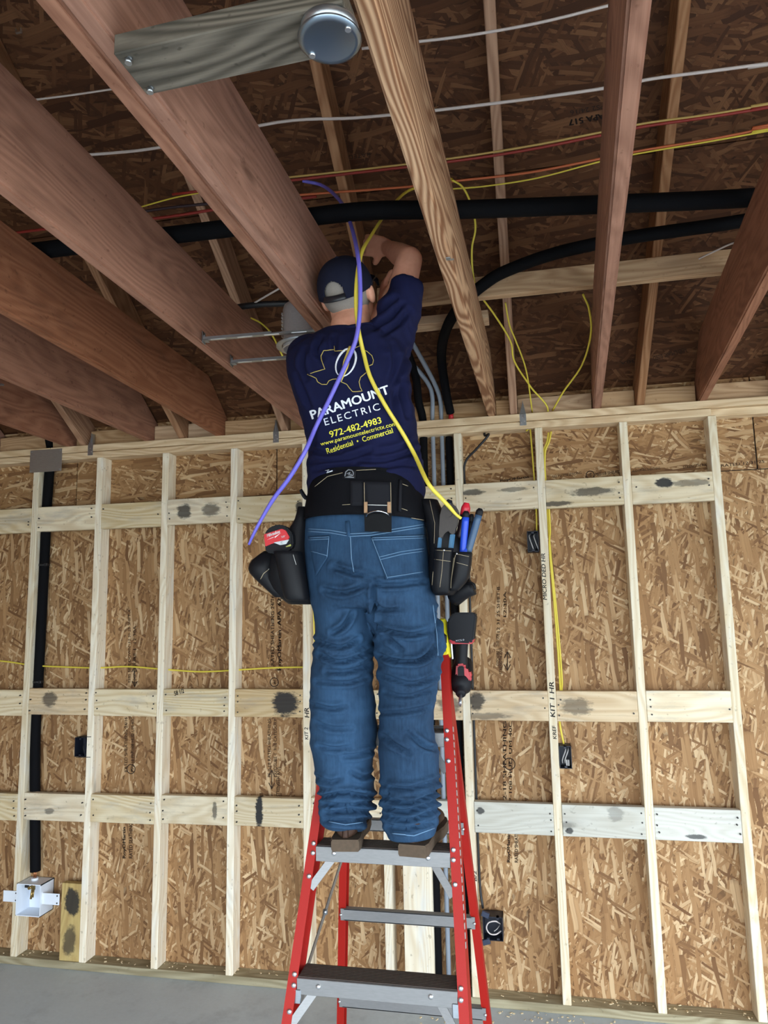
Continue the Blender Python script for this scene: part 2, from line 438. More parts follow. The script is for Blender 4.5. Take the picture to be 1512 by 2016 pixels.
# short block with two paint smudges on the sill, bottom left
lumber('scrap_block', wall, (0.735, 0.02, 0.039), (0.735, 0.02, 0.42), 0.115, 0.036,
       wood('block_smudged', srgb(205, 180, 120), srgb(170, 140, 88), stain_amt=0.1, ring=5, ring_amt=0.3, stains=[(0.29, -0.008, 0.075, 0.05, 0.93, 1), (0.10, 0.0, 0.085, 0.042, 0.75, 1)]), up=(0, -1, 0))
# other walls of the garage (out of frame)
def plainwall(name, lo, hi, label):
    bm = bmesh.new(); bm_box(bm, lo, hi)
    return tag(mesh_obj(name, bm, M_OSB), label, kind='structure')
plainwall('wall_left', (-1.75, FRONT_Y, 0), (-1.6, 0.1, 5.5), 'strand board wall left of the bay')
bm = bmesh.new()
bm_box(bm, (7.2, FRONT_Y, 0), (7.35, BAY_Y0, 5.5)); bm_box(bm, (7.2, BAY_Y1, 0), (7.35, 0.1, 5.5)); bm_box(bm, (7.2, BAY_Y0, BAY_Z), (7.35, BAY_Y1, 5.5))
tag(mesh_obj('wall_right', bm, M_OSB), 'strand board wall on the right with an open bay', kind='structure')
bm = bmesh.new()
bm_box(bm, (-1.6, FRONT_Y, 0), (DOOR_X0, FRONT_Y+0.15, 3.0)); bm_box(bm, (DOOR_X1, FRONT_Y, 0), (7.2, FRONT_Y+0.15, 3.0)); bm_box(bm, (DOOR_X0, FRONT_Y, DOOR_Z), (DOOR_X1, FRONT_Y+0.15, 3.0))
tag(mesh_obj('wall_front', bm, M_OSB), 'garage front wall with a wide door opening', kind='structure')

# ------------------------------------------------------------------ roof
RIDGE = FRONT_Y/2
SL = 0.667; ZD = 2.968          # underside of the roof boards: z = ZD - SL*y
roof = empty('ceiling', (2.2, -0.5, 2.783)); tag(roof, 'strand board roof coloured as in shade, on rafters above open joists', kind='structure')
sn, cs = SL/math.hypot(1, SL), 1/math.hypot(1, SL)
def deck(x0, x1, s0, s1, far=False):
    """roof sheet from slope distance s0 to s1 above the eave"""
    def pt(x, s):
        y = 0.15-s*cs
        z = ZD-SL*0.15+s*sn
        return Vector((x, FRONT_Y-y if far else y, z))
    mid = (s0+s1)/2
    a, b = pt(x0, mid), pt(x1, mid)
    n = Vector((0, sn if not far else -sn, cs))
    M, L = frame(a+n*0.0055, b+n*0.0055, up=-n)
    bm = bmesh.new(); w = s1-s0; bm_box(bm, (0, -w/2, -0.0055), (L, w/2, 0.0055), bevel=0.001)
    return mesh_obj('roof_panel', bm, M_OSB_SHADE, roof, mw=M)
for r in range(3):
    s0 = r*1.2192; s1 = min(s0+1.2192, (0.15-RIDGE)/cs)
    x = 0.70-2.4384-(1.2192 if r % 2 else 0)
    while x < 7.3:
        a = max(x, -1.7); b = min(x+2.4384, 7.3)
        deck(a+g, b-g, s0+g, s1-g); deck(a+g, b-g, s0+g, s1-g, True)
        x += 2.4384
for far in (0, 1):  # unseen sheets added to stop light leaking through the roof panel gaps
    pts_ = [(0.2, ZD-SL*0.2+0.02), (RIDGE, ZD-SL*RIDGE+0.02), (RIDGE, ZD-SL*RIDGE+0.06), (0.2, ZD-SL*0.2+0.06)]
    bm = bmesh.new()
    vv = [[bm.verts.new((x, (FRONT_Y-y) if far else y, z)) for y, z in pts_] for x in (-1.8, 7.4)]
    for k in range(4): bm.faces.new((vv[0][k], vv[0][(k+1) % 4], vv[1][(k+1) % 4], vv[1][k]))
    bm.faces.new(vv[0]); bm.faces.new(vv[1][::-1])
    mesh_obj('roof_light_blocker', bm, plain('roof_light_blocker', (0.015, 0.015, 0.015), 0.9), roof)
RD = 0.140
RAFT = [-1.13, -0.52, 0.09, 0.70, 1.31, 1.912, 2.52, 3.133, 3.745, 4.36, 4.97, 5.58, 6.2, 6.8]
vz = RD/cs
def rafter(x, far=False):
    def zt(y): return ZD-SL*y
    pts = []
    for y, z in ((0.086, zt(0.086)-0.002), (RIDGE+0.05, zt(RIDGE+0.05)-0.002), (RIDGE+0.05, zt(RIDGE+0.05)-vz), (0.012, 2.784), (0.086, 2.784)):
        pts.append((y, z))
    # local X along the slope so that the grain follows the rafter
    ox = Vector((x, 0.0, 2.80)); dx = Vector((0, -cs, sn)); dz = Vector((0, sn, cs))
    if far: dx = Vector((0, cs, sn)); dz = Vector((0, -sn, cs)); ox = Vector((x, FRONT_Y, 2.80))
    dy = dz.cross(dx)
    M = Matrix((dx, dy, dz)).transposed().to_4x4(); M.translation = ox
    Mi = M.inverted()
    loc = [Mi @ Vector((x, (FRONT_Y-y) if far else y, z)) for y, z in pts]
    return prism('rafter', roof, [(v.x, v.z) for v in loc], 0.038, M_RAFTER, M)
for x in RAFT: rafter(x)
for x in RAFT[2:10]: rafter(x, True)
lumber('ridge_board', roof, (-1.6, RIDGE, ZD-SL*RIDGE-0.13), (7.2, RIDGE, ZD-SL*RIDGE-0.13), 0.038, 0.24, M_RAFTER)
# joists: (x at the far camera side y=-2.5, x at the wall), bottom z 2.784, 2x12
JOIST = [(0.10, 0.10), (0.622, 0.605), (1.112, 1.118-0.015), (1.575, 1.532), (2.032, 2.04), (2.471, 2.522), (2.511, 2.562), (2.962, 3.022), (3.392, 3.54), (3.83, 4.03), (4.5, 4.53), (5.0, 5.02)]
JH = 0.286
def joist(xa, xb, mat, yend=0.086):
    a = Vector((xb+(xb-xa)/2.5*0.086, 0.086, 2.784)); b = Vector((xa-(xb-xa)/2.5*(-0.15-FRONT_Y-2.5), FRONT_Y+0.15, 2.784))
    M, L = frame(a, b)
    zt = 2.784+JH
    def up_at(y): return min(JH, ZD-SL*y-2.784-0.012)
    pts = [(0, 0), (L, 0), (L, JH-0.16), (L-0.35, JH), ((0.086-(ZD-0.012-zt)/SL), JH), (0, up_at(0.086))]
    return prism('joist', roof, pts, 0.0395, mat, M, 0.006, 2)
for k, (xa, xb) in enumerate(JOIST):
    joist(xa, xb, M_JOIST_Y if k in (7,) else M_JOIST)
# solid blocking on the plate between the joists and rafters
xs = sorted([(xb, 0.04) for xa, xb in JOIST]+[(x, 0.04) for x in RAFT])
xs = [q for q in xs if -0.2 < q[0] < 5.0]
for (xa, _), (xb, _) in zip(xs, xs[1:]):
    if xb-xa < 0.09: continue
    lumber('eave_blocking', roof, (xa+0.021, 0.062+random.uniform(-.004, .004), 2.784+0.046), (xb-0.021, 0.062+random.uniform(-.004, .004), 2.784+0.046), 0.036, 0.092, M_EAVE)
# strongback laid across the joists
lumber('strongback', roof, (2.60, -0.76, 3.117), (5.2, -0.76, 3.117), 0.038, 0.089, M_EAVE)
lumber('strongback', roof, (2.60, -0.52, 3.09), (3.05, -0.52, 3.09), 0.089, 0.038, M_EAVE)
# ------------------------------------------------------------------ the electrician
def P(px, py, y): return at(px, py, 1, y)
def fuse(bm, voxel=0.008, it=4, fac=0.5):
    """melt overlapping closed shells into one continuous surface"""
    me = bpy.data.meshes.new('tmp'); bm.to_mesh(me); bm.free()
    o = bpy.data.objects.new('tmp', me); COL.objects.link(o)
    r = o.modifiers.new('r', 'REMESH'); r.mode = 'VOXEL'; r.voxel_size = voxel
    s = o.modifiers.new('s', 'SMOOTH'); s.iterations = it; s.factor = fac
    dg = bpy.context.evaluated_depsgraph_get()
    me2 = bpy.data.meshes.new_from_object(o.evaluated_get(dg))
    bpy.data.objects.remove(o); bpy.data.meshes.remove(me)
    b = bmesh.new(); b.from_mesh(me2); bpy.data.meshes.remove(me2)
    return b
def bm_loft(bm, rings, seg=28, cap=True, pw=1.0):
    """rings: (centre, half width along ax, half depth along ay, ax, ay)"""
    R = []
    for c, rx, ry, ax, ay in rings:
        q = []
        for k in range(seg):
            t = 2*math.pi*k/seg
            cx, sx = math.cos(t), math.sin(t)
            if pw != 1.0:
                cx = math.copysign(abs(cx)**pw, cx); sx = math.copysign(abs(sx)**pw, sx)
            q.append(bm.verts.new(Vector(c)+Vector(ax)*(rx*cx)+Vector(ay)*(ry*sx)))
        R.append(q)
    for A, B in zip(R, R[1:]):
        for k in range(seg): bm.faces.new((A[k], A[(k+1) % seg], B[(k+1) % seg], B[k]))
    if cap: bm.faces.new(R[0][::-1]); bm.faces.new(R[-1])
def interp_rows(rows, n):
    out = []
    for i in range(n):
        t = i/(n-1)*(len(rows)-1); k = min(int(t), len(rows)-2); u = t-k
        p0 = rows[max(k-1, 0)]; p1 = rows[k]; p2 = rows[k+1]; p3 = rows[min(k+2, len(rows)-1)]
        out.append([0.5*(2*b+(c-a)*u+(2*a-5*b+4*c-d)*u*u+(3*b-a-3*c+d)*u**3) for a, b, c, d in zip(p0, p1, p2, p3)])
    return out
XA, YA = Vector((1, 0, 0)), Vector((0, 1, 0))
def px_loft(bm, rows, n, seg=30, tilt=0.0, pw=0.92):
    """rows: photo row, left edge, right edge, world y of the section centre, half depth"""
    R = []
    for py, l, r, y, ry in interp_rows(rows, n):
        a, b = P(l, py, y), P(r, py, y)
        R.append(((a+b)/2, (b-a).length/2, ry, (b-a).normalized(), Vector((0, math.cos(tilt), math.sin(tilt)))))
    bm_loft(bm, R, seg, pw=pw)
def nz(p, sc): return noise.noise(Vector((p.x*sc[0], p.y*sc[1], p.z*sc[2])))
def ridged(p, sc, off=0.0):
    return 1-2*abs(noise.noise(Vector((p.x*sc[0]+off, p.y*sc[1]+off*1.3, p.z*sc[2]))))
def displace(bm, fn):
    bm.normal_update()
    for v in bm.verts: v.co += v.normal*fn(v.co)
def bvh_of(o):
    me = o.data; mw = WORLD[o.name]
    return BVHTree.FromPolygons([mw @ v.co for v in me.vertices], [tuple(p.vertices) for p in me.polygons])
def cast(bvh, px, py):
    d = ray(px, py).normalized()
    loc, nrm, idx, dist = bvh.ray_cast(CAM, d)
    if loc is None: return None
    if nrm.dot(d) > 0: nrm = -nrm
    return loc, nrm
def on_surface(name, parent, bvh, pts, rad, mat, off=0.001, n=10, seg=6, flat=None):
    """thin cord lying on a surface along a polyline of photo pixels (stitching, seams)"""
    P_ = []
    for (x0, y0), (x1, y1) in zip(pts, pts[1:]):
        k = max(2, int(math.hypot(x1-x0, y1-y0)/6))
        for i in range(k):
            h = cast(bvh, x0+(x1-x0)*i/k, y0+(y1-y0)*i/k)
            if h: P_.append(h[0]+h[1]*off)
    h = cast(bvh, *pts[-1])
    if h: P_.append(h[0]+h[1]*off)
    if len(P_) < 2: return None
    bm = bmesh.new(); bm_tube(bm, P_, rad, seg, 1)
    return mesh_obj(name, bm, mat, parent, smooth=True)
def patch(name, parent, bvh, quad, mat, off=0.004, n=10, nv=None, thick=0.004, bow=0.0, smooth=True):
    """sheet of cloth / leather wrapped on a surface; quad = 4 photo corners TL TR BR BL"""
    nv = nv or n
    bm = bmesh.new(); G = []
    last = None
    for j in range(nv+1):
        row = []
        for i in range(n+1):
            u, v = i/n, j/nv
            top = Vector(quad[0]).lerp(Vector(quad[1]), u); bot = Vector(quad[3]).lerp(Vector(quad[2]), u)
            q = top.lerp(bot, v)
            h = cast(bvh, q.x, q.y)
            if h is None: h = last
            last = h
            row.append(bm.verts.new(h[0]+h[1]*(off+bow*math.sin(math.pi*u)*math.sin(math.pi*min(1, v*1.0)))))
        G.append(row)
    for j in range(nv):
        for i in range(n): bm.faces.new((G[j][i], G[j+1][i], G[j+1][i+1], G[j][i+1]))
    bm.normal_update()
    c = CAM
    for f in bm.faces:
        if f.normal.dot(f.calc_center_median()-c) > 0: f.normal_flip()
    ge = bmesh.ops.extrude_face_region(bm, geom=bm.faces[:])
    vs = [e for e in ge['geom'] if isinstance(e, bmesh.types.BMVert)]
    for v in vs: v.co += (c-v.co).normalized()*thick
    return mesh_obj(name, bm, mat, parent, smooth=smooth)
def text_mesh(body, size, bold=0.0, shear=0.0, spacing=1.0, extrude=0.0, res=3):
    cu = bpy.data.curves.new('t', 'FONT'); cu.body = body; cu.size = size; cu.offset = bold; cu.shear = shear
    cu.space_character = spacing; cu.resolution_u = res; cu.extrude = extrude
    o = bpy.data.objects.new('t', cu); COL.objects.link(o)
    dg = bpy.context.evaluated_depsgraph_get()
    me = bpy.data.meshes.new_from_object(o.evaluated_get(dg))
    bpy.data.objects.remove(o); bpy.data.curves.remove(cu)
    b = bmesh.new(); b.from_mesh(me); bpy.data.meshes.remove(me)
    return b
def fit_text(body, width, height=None, heavy=0.0, **kw):
    b = text_mesh(body, 1.0, **kw)
    if heavy:
        g0 = b.verts[:]+b.edges[:]+b.faces[:]
        for dx, dy in ((heavy, 0), (heavy/2, heavy/3), (heavy/2, -heavy/3)):
            r = bmesh.ops.duplicate(b, geom=g0)
            for v in r['geom']:
                if isinstance(v, bmesh.types.BMVert): v.co += Vector((dx, dy, 0))
    x0 = min(v.co.x for v in b.verts); x1 = max(v.co.x for v in b.verts)
    y0 = min(v.co.y for v in b.verts); y1 = max(v.co.y for v in b.verts)
    sx = width/(x1-x0); sy = (height/(y1-y0)) if height else sx
    for v in b.verts: v.co = Vector(((v.co.x-x0)*sx, (v.co.y-y0)*sy, 0))
    return b
def print_px(name, parent, bvh, body, p0, p1, h, mat, off=0.0016, curve=0.0, **kw):
    """lettering laid on a surface: baseline from photo pixel p0 to p1, cap height h pixels"""
    b = fit_text(body, math.hypot(p1[0]-p0[0], p1[1]-p0[1]), h, **kw)
    bmesh.ops.subdivide_edges(b, edges=[e for e in b.edges if e.calc_length() > 7], cuts=2)
    L = math.hypot(p1[0]-p0[0], p1[1]-p0[1])
    ux, uy = (p1[0]-p0[0])/L, (p1[1]-p0[1])/L
    bad = []
    for v in b.verts:
        x, y = v.co.x, v.co.y
        cv = curve*4*(x/L)*(1-x/L)
        px = p0[0]+ux*x+uy*(y+cv); py = p0[1]+uy*x-ux*(y+cv)
        hh = cast(bvh, px, py)
        if hh is None: bad.append(v); continue
        v.co = hh[0]+hh[1]*off
    if bad: bmesh.ops.delete(b, geom=bad, context='VERTS')
    b.normal_update()
    for f in b.faces:
        if f.normal.dot(f.calc_center_median()-CAM) > 0: f.normal_flip()
    return mesh_obj(name, b, mat, parent, keepn=True)

def cloth(name, c1, c2, scale=900, rough=0.9, bs=0.25):
    t = NT(name); co = t.obj()
    w = t.noise(co, scale, 2); g2 = t.noise(co, 9, 4)
    t.bump(w, bs, 0.0006)
    return t.out(t.mix(g2, c1, c2), rough, 0, 0.2)
def denim():
    t = NT('blue_denim'); co = t.obj()
    tw = t.noise(t.vm('MULTIPLY', co, (700, 700, 90)), 1.0, 2, 0.6); big = t.noise(co, 5, 5, 0.65); sl = t.noise(t.vm('MULTIPLY', co, (160, 160, 12)), 1.0, 3)
    c = t.mix(t.ramp(big, [(0.36, (0, 0, 0)), (0.68, (1, 1, 1))]), srgb(20, 38, 60), srgb(48, 80, 112))
    c = t.mix(t.math('MULTIPLY', tw, 0.5), c, srgb(14, 28, 46))
    c = t.mix(t.math('MULTIPLY', sl, 0.35), c, srgb(66, 100, 132))
    t.bump(tw, 0.35, 0.0008)
    return t.out(c, 0.85, 0, 0.2)
def skin_mat():
    t = NT('skin'); co = t.obj(); n1 = t.noise(co, 40, 4); n2 = t.noise(co, 500, 2)
    t.bump(n2, 0.15, 0.0006)
    t.b.inputs['Subsurface Weight'].default_value = 0.08
    return t.out(t.mix(n1, srgb(196, 134, 108), srgb(224, 166, 140)), 0.55, 0, 0.35)
M_SHIRT = cloth('navy_shirt', srgb(14, 16, 44), srgb(22, 26, 64))
M_JEANS = denim()
M_SEAM = cloth('seam_thread', srgb(84, 114, 144), srgb(108, 138, 164), 600)
M_STITCH_T = plain('tan_thread', srgb(176, 160, 130), 0.8)
M_STITCH_W = plain('white_thread', srgb(214, 214, 208), 0.8)
M_SKIN = skin_mat()
M_HAIR = plain('grey_hair', srgb(136, 128, 120), 0.9, grain=0.4, gs=700)
M_CAP = cloth('navy_cap', srgb(16, 18, 34), srgb(24, 28, 48))
M_BLACKN = cloth('black_nylon', (0.006, 0.006, 0.008), (0.012, 0.012, 0.016), 700, 0.75)
M_BLACKL = cloth('black_leather', (0.005, 0.005, 0.006), (0.011, 0.011, 0.013), 200, 0.5)
M_BOOT = cloth('brown_leather', srgb(48, 32, 25), srgb(74, 52, 40), 150, 0.6)
M_SOLE = plain('boot_sole', srgb(84, 68, 52), 0.85, grain=0.3, gs=90)
M_PWHITE = plain('print_white', srgb(232, 236, 244), 0.7)
M_PYEL = plain('print_yellow', srgb(232, 224, 70), 0.7)
M_PGOLD = plain('print_gold', srgb(196, 172, 92), 0.7)

man = empty('person', (2.70, -1.46, 1.15))
tag(man, 'person in navy work shirt and blue jeans standing on the ladder, arms raised', 'person')

# --- body (one skin surface: head, neck, both arms and hands)
HC = P(683, 575, -1.50)
Rh = Matrix.Rotation(math.radians(-10), 4, 'Z') @ Matrix.Rotation(math.radians(40), 4, 'X')
MH = Matrix.Translation(HC) @ Rh
bm = bmesh.new()
def ell(bm, M, c, r, seg=24, rings=14):
    prof = []
    res = bmesh.ops.create_uvsphere(bm, u_segments=seg, v_segments=rings, radius=1.0)
    for v in res['verts']:
        v.co = M @ Vector((c[0]+v.co.x*r[0], c[1]+v.co.y*r[1], c[2]+v.co.z*r[2]))
ell(bm, MH, (0, 0, 0.012), (0.074, 0.094, 0.09))
ell(bm, MH, (0, 0.035, -0.06), (0.058, 0.062, 0.058))          # jaw
ell(bm, MH, (0, 0.1, -0.022), (0.014, 0.022, 0.026))            # nose
ell(bm, MH, (0, 0.088, -0.07), (0.024, 0.014, 0.011))           # mouth
for s in (-1, 1):
    ell(bm, MH, (0.032*s, 0.082, 0.012), (0.017, 0.012, 0.011)) # eye sockets
    ell(bm, MH, (0.079*s, -0.006, -0.016), (0.011, 0.021, 0.032))  # ears
neck0 = P(692, 690, -1.49)
bm_tube(bm, [MH @ Vector((0, -0.02, -0.02)), MH @ Vector((0, -0.025, -0.08)), (P(690, 650, -1.5)), neck0], [0.06, 0.062, 0.064, 0.08], 20, 6)
# right arm
SHR = P(765, 668, -1.47)
ELR = P(806, 512, -1.40)
WRR = P(764, 488, -1.17)
def arm(bm, sh, el, wr, r=(0.056, 0.047, 0.043, 0.039, 0.027)):
    mid1 = sh.lerp(el, 0.55); mid2 = el.lerp(wr, 0.45)
    bm_tube(bm, [sh, mid1, el], [r[0], r[1], r[2]], 16, 6)
    bm_tube(bm, [el, mid2, wr], [r[2], r[3], r[4]], 16, 6)
    ell(bm, Matrix.Translation(el), (0, 0, 0), (r[2], r[2], r[2]), 16, 10)
def hand(bm, wr, fwd, palm_n, side, curl=0.9):
    """palm + four fingers + thumb closing round a thing"""
    f = fwd.normalized(); n = (palm_n-f*palm_n.dot(f)).normalized(); s = f.cross(n)*side
    bm_loft(bm, [(wr-f*0.01, 0.027, 0.02, s, n), (wr+f*0.03, 0.038, 0.017, s, n), (wr+f*0.075, 0.042, 0.014, s, n), (wr+f*0.092, 0.038, 0.011, s, n)], 16)
    for k, (off, L) in enumerate(((-0.030, 0.062), (-0.010, 0.076), (0.011, 0.080), (0.031, 0.070))):
        p = wr+f*0.088+s*off; d = f.copy(); pts = [p-f*0.012]
        for q, part in enumerate((0.45, 0.32, 0.23)):
            a = curl*(0.55 if q == 0 else 0.85)
            d = (d*math.cos(a)+n*math.sin(a)).normalized() if q == 0 else (d*math.cos(a)+((n-d*n.dot(d)).normalized() if (n-d*n.dot(d)).length > 0.05 else -f)*math.sin(a)).normalized()
            p = p+d*(L*part); pts.append(p)
        bm_tube(bm, pts, [0.0095, 0.009, 0.0085, 0.007], 10, 3)
    tp = wr+f*0.03+s*0.036
    bm_tube(bm, [tp-s*0.012, tp+s*0.02+f*0.022+n*0.012, tp+s*0.012+f*0.045+n*0.034], [0.013, 0.011, 0.008], 10, 4)
arm(bm, SHR, ELR, WRR)
hand(bm, WRR, Vector((-0.8, 0.25, 0.35)), Vector((0.3, 0.75, 0.2)), 1)
SHL = P(612, 705, -1.46); ELL = Vector((2.60, -1.12, 2.70)); WRL = Vector((2.70, -1.17, 2.90))
arm(bm, SHL, ELL, WRL)
hand(bm, WRL, Vector((0.12, -0.05, 0.98)), Vector((0.8, 0.3, 0.0)), -1)
bm_loft(bm, [(P(690, 668, -1.48), 0.1, 0.07, XA, YA), (P(694, 720, -1.48), 0.15, 0.09, XA, YA), (P(700, 790, -1.48), 0.15, 0.09, XA, YA)], 24)
bm = fuse(bm, 0.005, 3)
body = mesh_obj('body', bm, M_SKIN, man, smooth=True)

# --- hair: close-cropped cap of grey hair on the back and sides
bm = bmesh.new()
ell(bm, MH, (0, 0, 0.012), (0.0775, 0.0985, 0.0935), 32, 24)
bm2 = [v for v in bm.verts if ((MH.inverted() @ v.co).y > 0.035 or (MH.inverted() @ v.co).z < -0.055-0.25*(MH.inverted() @ v.co).y*0 or (MH.inverted() @ v.co).z > 0.085)]
bmesh.ops.delete(bm, geom=bm2, context='VERTS')
mesh_obj('hair', bm, M_HAIR, man, smooth=True)

# --- cap, worn bill forward, adjustable strap and half-moon opening at the back
cap = None
bm = bmesh.new()
NSEG, NR = 128, 60
CW, CL, CHt = 0.086, 0.108, 0.104
G = []
def capz0(t): return 0.004+0.0*math.sin(t)
for j in range(NR+1):
    ph = (j/NR)*(math.pi/2)
    row = []
    for i in range(NSEG):
        t = 2*math.pi*i/NSEG
        cr_ = math.cos(ph)**0.8 if ph < math.pi/2-1e-6 else 0.0
        row.append(bm.verts.new(MH @ Vector((CW*cr_*math.cos(t), -0.004+CL*cr_*math.sin(t), 0.004+CHt*math.sin(ph)))))
    G.append(row)
MHi = MH.inverted()
for j in range(NR):
    for i in range(NSEG):
        q = (G[j][i], G[j][(i+1) % NSEG], G[j+1][(i+1) % NSEG], G[j+1][i])
        c = MHi @ (sum((v.co for v in q), Vector())/4)
        if c.y < -0.03 and (c.x/0.034)**2+((c.z-0.018)/0.044)**2 < 1 and c.z > 0.02: continue
        bm.faces.new(q)
bmesh.ops.remove_doubles(bm, verts=bm.verts[:], dist=0.0005)
bmesh.ops.solidify(bm, geom=bm.faces[:], thickness=0.0025)
cap = mesh_obj('cap', bm, M_CAP, man, smooth=True)
bm = bmesh.new()   # bill
for k in range(2): pass
rows = []
for j in range(7):
    v = j/6
    rows.append([])
    for i in range(13):
        u = -1+2*i/12
        w = 0.09*(1-0.12*v*v)
        x = u*w
        y = 0.04+0.06*math.sqrt(max(0, 1-u*u))+0.075*v*math.sqrt(max(0.05, 1-0.6*u*u))
        z = 0.014-0.024*u*u-0.006*v
        rows[-1].append(bm.verts.new(MH @ Vector((x, y, z))))
for a, b in zip(rows, rows[1:]):
    for i in range(12): bm.faces.new((a[i], a[i+1], b[i+1], b[i]))
bmesh.ops.solidify(bm, geom=bm.faces[:], thickness=0.004)
mesh_obj('bill', bm, M_CAP, cap, smooth=True)
bm = bmesh.new()   # strap
bm_tube(bm, [MH @ Vector((CW*1.02*math.sin(a), -0.005-CL*1.02*math.cos(a), 0.014)) for a in [math.radians(d) for d in range(-24, 25, 6)]], 0.0105, 8, 2, flat=(0.3, (0, 0, 1)))
mesh_obj('strap', bm, plain('strap_plastic', (0.01, 0.01, 0.014), 0.4), cap, smooth=True)
bm = bmesh.new(); ell(bm, MH, (0, -0.004, 0.108), (0.007, 0.007, 0.004), 10, 6)
mesh_obj('button', bm, M_CAP, cap, smooth=True)
# glasses temple behind the right ear
gb = tube('glasses_temple', man, [MH @ Vector((0.083, -0.02, 0.0)), MH @ Vector((0.084, 0.02, 0.012)), MH @ Vector((0.08, 0.085, 0.014))], 0.002, plain('glasses', (0.02, 0.02, 0.02), 0.3))


def crease_field(lines, w=4.0, ridge=8.0):
    """soft cloth creases: valley along a polyline with raised lips, measured in the photo's pixels"""
    segs = []
    for depth, pts in lines:
        q = [Vector((a, b, 0)) for a, b in pts]
        q = smooth_path(q, 6) if len(q) > 2 else [q[0].lerp(q[1], k/6) for k in range(7)]
        n = len(q)
        for i in range(n-1):
            t = (i+0.5)/(n-1)
            segs.append((q[i].x, q[i].y, q[i+1].x, q[i+1].y, depth*min(1, 4*min(t, 1-t)+0.25)))
    def f(px, py):
        best = 0.0; bd = 1e9; amp = 0
        for x0, y0, x1, y1, d in segs:
            if abs(px-(x0+x1)/2) > 40 or abs(py-(y0+y1)/2) > 34: continue
            dx, dy = x1-x0, y1-y0; L2 = dx*dx+dy*dy+1e-9
            t = max(0, min(1, ((px-x0)*dx+(py-y0)*dy)/L2))
            r = math.hypot(px-x0-t*dx, py-y0-t*dy)
            if r < bd: bd = r; amp = d
        if bd > 30: return 0.0
        return 1.5*amp*(-math.exp(-(bd/w)**2)+0.75*math.exp(-((bd-ridge)/(ridge*0.6))**2))
    return f
SHIRT_C = crease_field([
 (0.010, [(792, 747), (789, 785), (800, 822)]), (0.008, [(778, 770), (776, 800), (786, 830)]), (0.010, [(619, 910), (683, 903), (732, 887)]), (0.008, [(614, 885), (640, 893), (668, 891)]),
 (0.010, [(705, 906), (754, 908), (818, 888)]), (0.007, [(740, 893), (780, 886), (815, 868)]), (0.009, [(722, 634), (752, 613), (780, 590)]), (0.009, [(735, 650), (768, 628), (792, 600)]), (0.008, [(752, 662), (782, 640), (803, 612)]),
 (0.008, [(632, 668), (622, 692), (634, 708)]), (0.007, [(659, 666), (660, 695)]), (0.007, [(600, 690), (596, 720), (606, 745)]), (0.006, [(585, 740), (600, 775), (612, 800)]), (0.008, [(800, 690), (790, 730), (770, 765)]),
 (0.009, [(622, 925), (660, 918), (700, 916)]), (0.008, [(745, 922), (790, 915), (822, 918)]), (0.006, [(770, 680), (776, 720), (768, 750)])], 4.5, 9)
JEAN_C = crease_field([
 (0.012, [(655, 1246), (676, 1232), (692, 1206)]), (0.014, [(626, 1262), (671, 1273), (704, 1257)]), (0.016, [(634, 1286), (671, 1302), (726, 1282)]), (0.010, [(630, 1341), (682, 1343), (718, 1334)]), (0.009, [(618, 1386), (652, 1394), (680, 1391)]),
 (0.009, [(630, 1468), (660, 1473), (688, 1470)]), (0.010, [(676, 1488), (704, 1485), (730, 1476)]), (0.012, [(645, 1320), (680, 1322), (724, 1310)]), (0.008, [(622, 1420), (650, 1432), (690, 1432)]), (0.009, [(690, 1520), (712, 1530), (732, 1524)]), (0.009, [(628, 1528), (650, 1538), (672, 1534)]),
 (0.018, [(632, 1569), (677, 1560), (731, 1569)]), (0.018, [(640, 1581), (685, 1585), (732, 1578)]), (0.017, [(645, 1599), (690, 1595), (730, 1598)]), (0.015, [(646, 1612), (685, 1615), (724, 1612)]),
 (0.014, [(741, 1230), (771, 1243), (810, 1249), (842, 1242)]), (0.010, [(763, 1252), (780, 1268), (792, 1279)]), (0.017, [(750, 1288), (782, 1300), (824, 1299), (856, 1268)]), (0.010, [(752, 1328), (810, 1345), (856, 1328)]), (0.008, [(760, 1362), (800, 1370), (850, 1354)]), (0.008, [(752, 1404), (796, 1400), (840, 1390)]),
 (0.010, [(758, 1447), (780, 1465), (806, 1482)]), (0.009, [(800, 1440), (830, 1468), (852, 1476)]), (0.012, [(758, 1545), (800, 1552), (860, 1536)]), (0.018, [(760, 1569), (810, 1580), (864, 1556)]), (0.018, [(761, 1591), (804, 1596), (864, 1574)]), (0.017, [(763, 1604), (804, 1614), (859, 1592)]), (0.013, [(770, 1626), (800, 1630), (850, 1618)]),
 (0.012, [(657, 1116), (690, 1128), (716, 1134)]), (0.012, [(722, 1138), (760, 1152), (836, 1146)]), (0.010, [(640, 1160), (680, 1165), (720, 1152)]), (0.010, [(735, 1180), (750, 1196), (790, 1200)]), (0.014, [(734, 1140), (737, 1180), (739, 1250)]), (0.012, [(862, 1200), (854, 1250), (862, 1290)])], 4.0, 8)
# --- shirt
bm = bmesh.new()
px_loft(bm, [(1012, 612, 832, -1.475, .12), (990, 612, 832, -1.475, .121), (950, 612, 831, -1.478, .124), (904, 613, 826, -1.48, .124), (868, 609, 820, -1.483, .126), (833, 600, 817, -1.486, .13),
             (797, 588, 811, -1.49, .134), (761, 577, 806, -1.492, .136), (728, 569, 803, -1.49, .132), (704, 574, 800, -1.487, .122), (684, 596, 795, -1.485, .108), (668, 622, 775, -1.486, .092), (658, 640, 757, -1.49, .08)], 40, 36, pw=0.86)
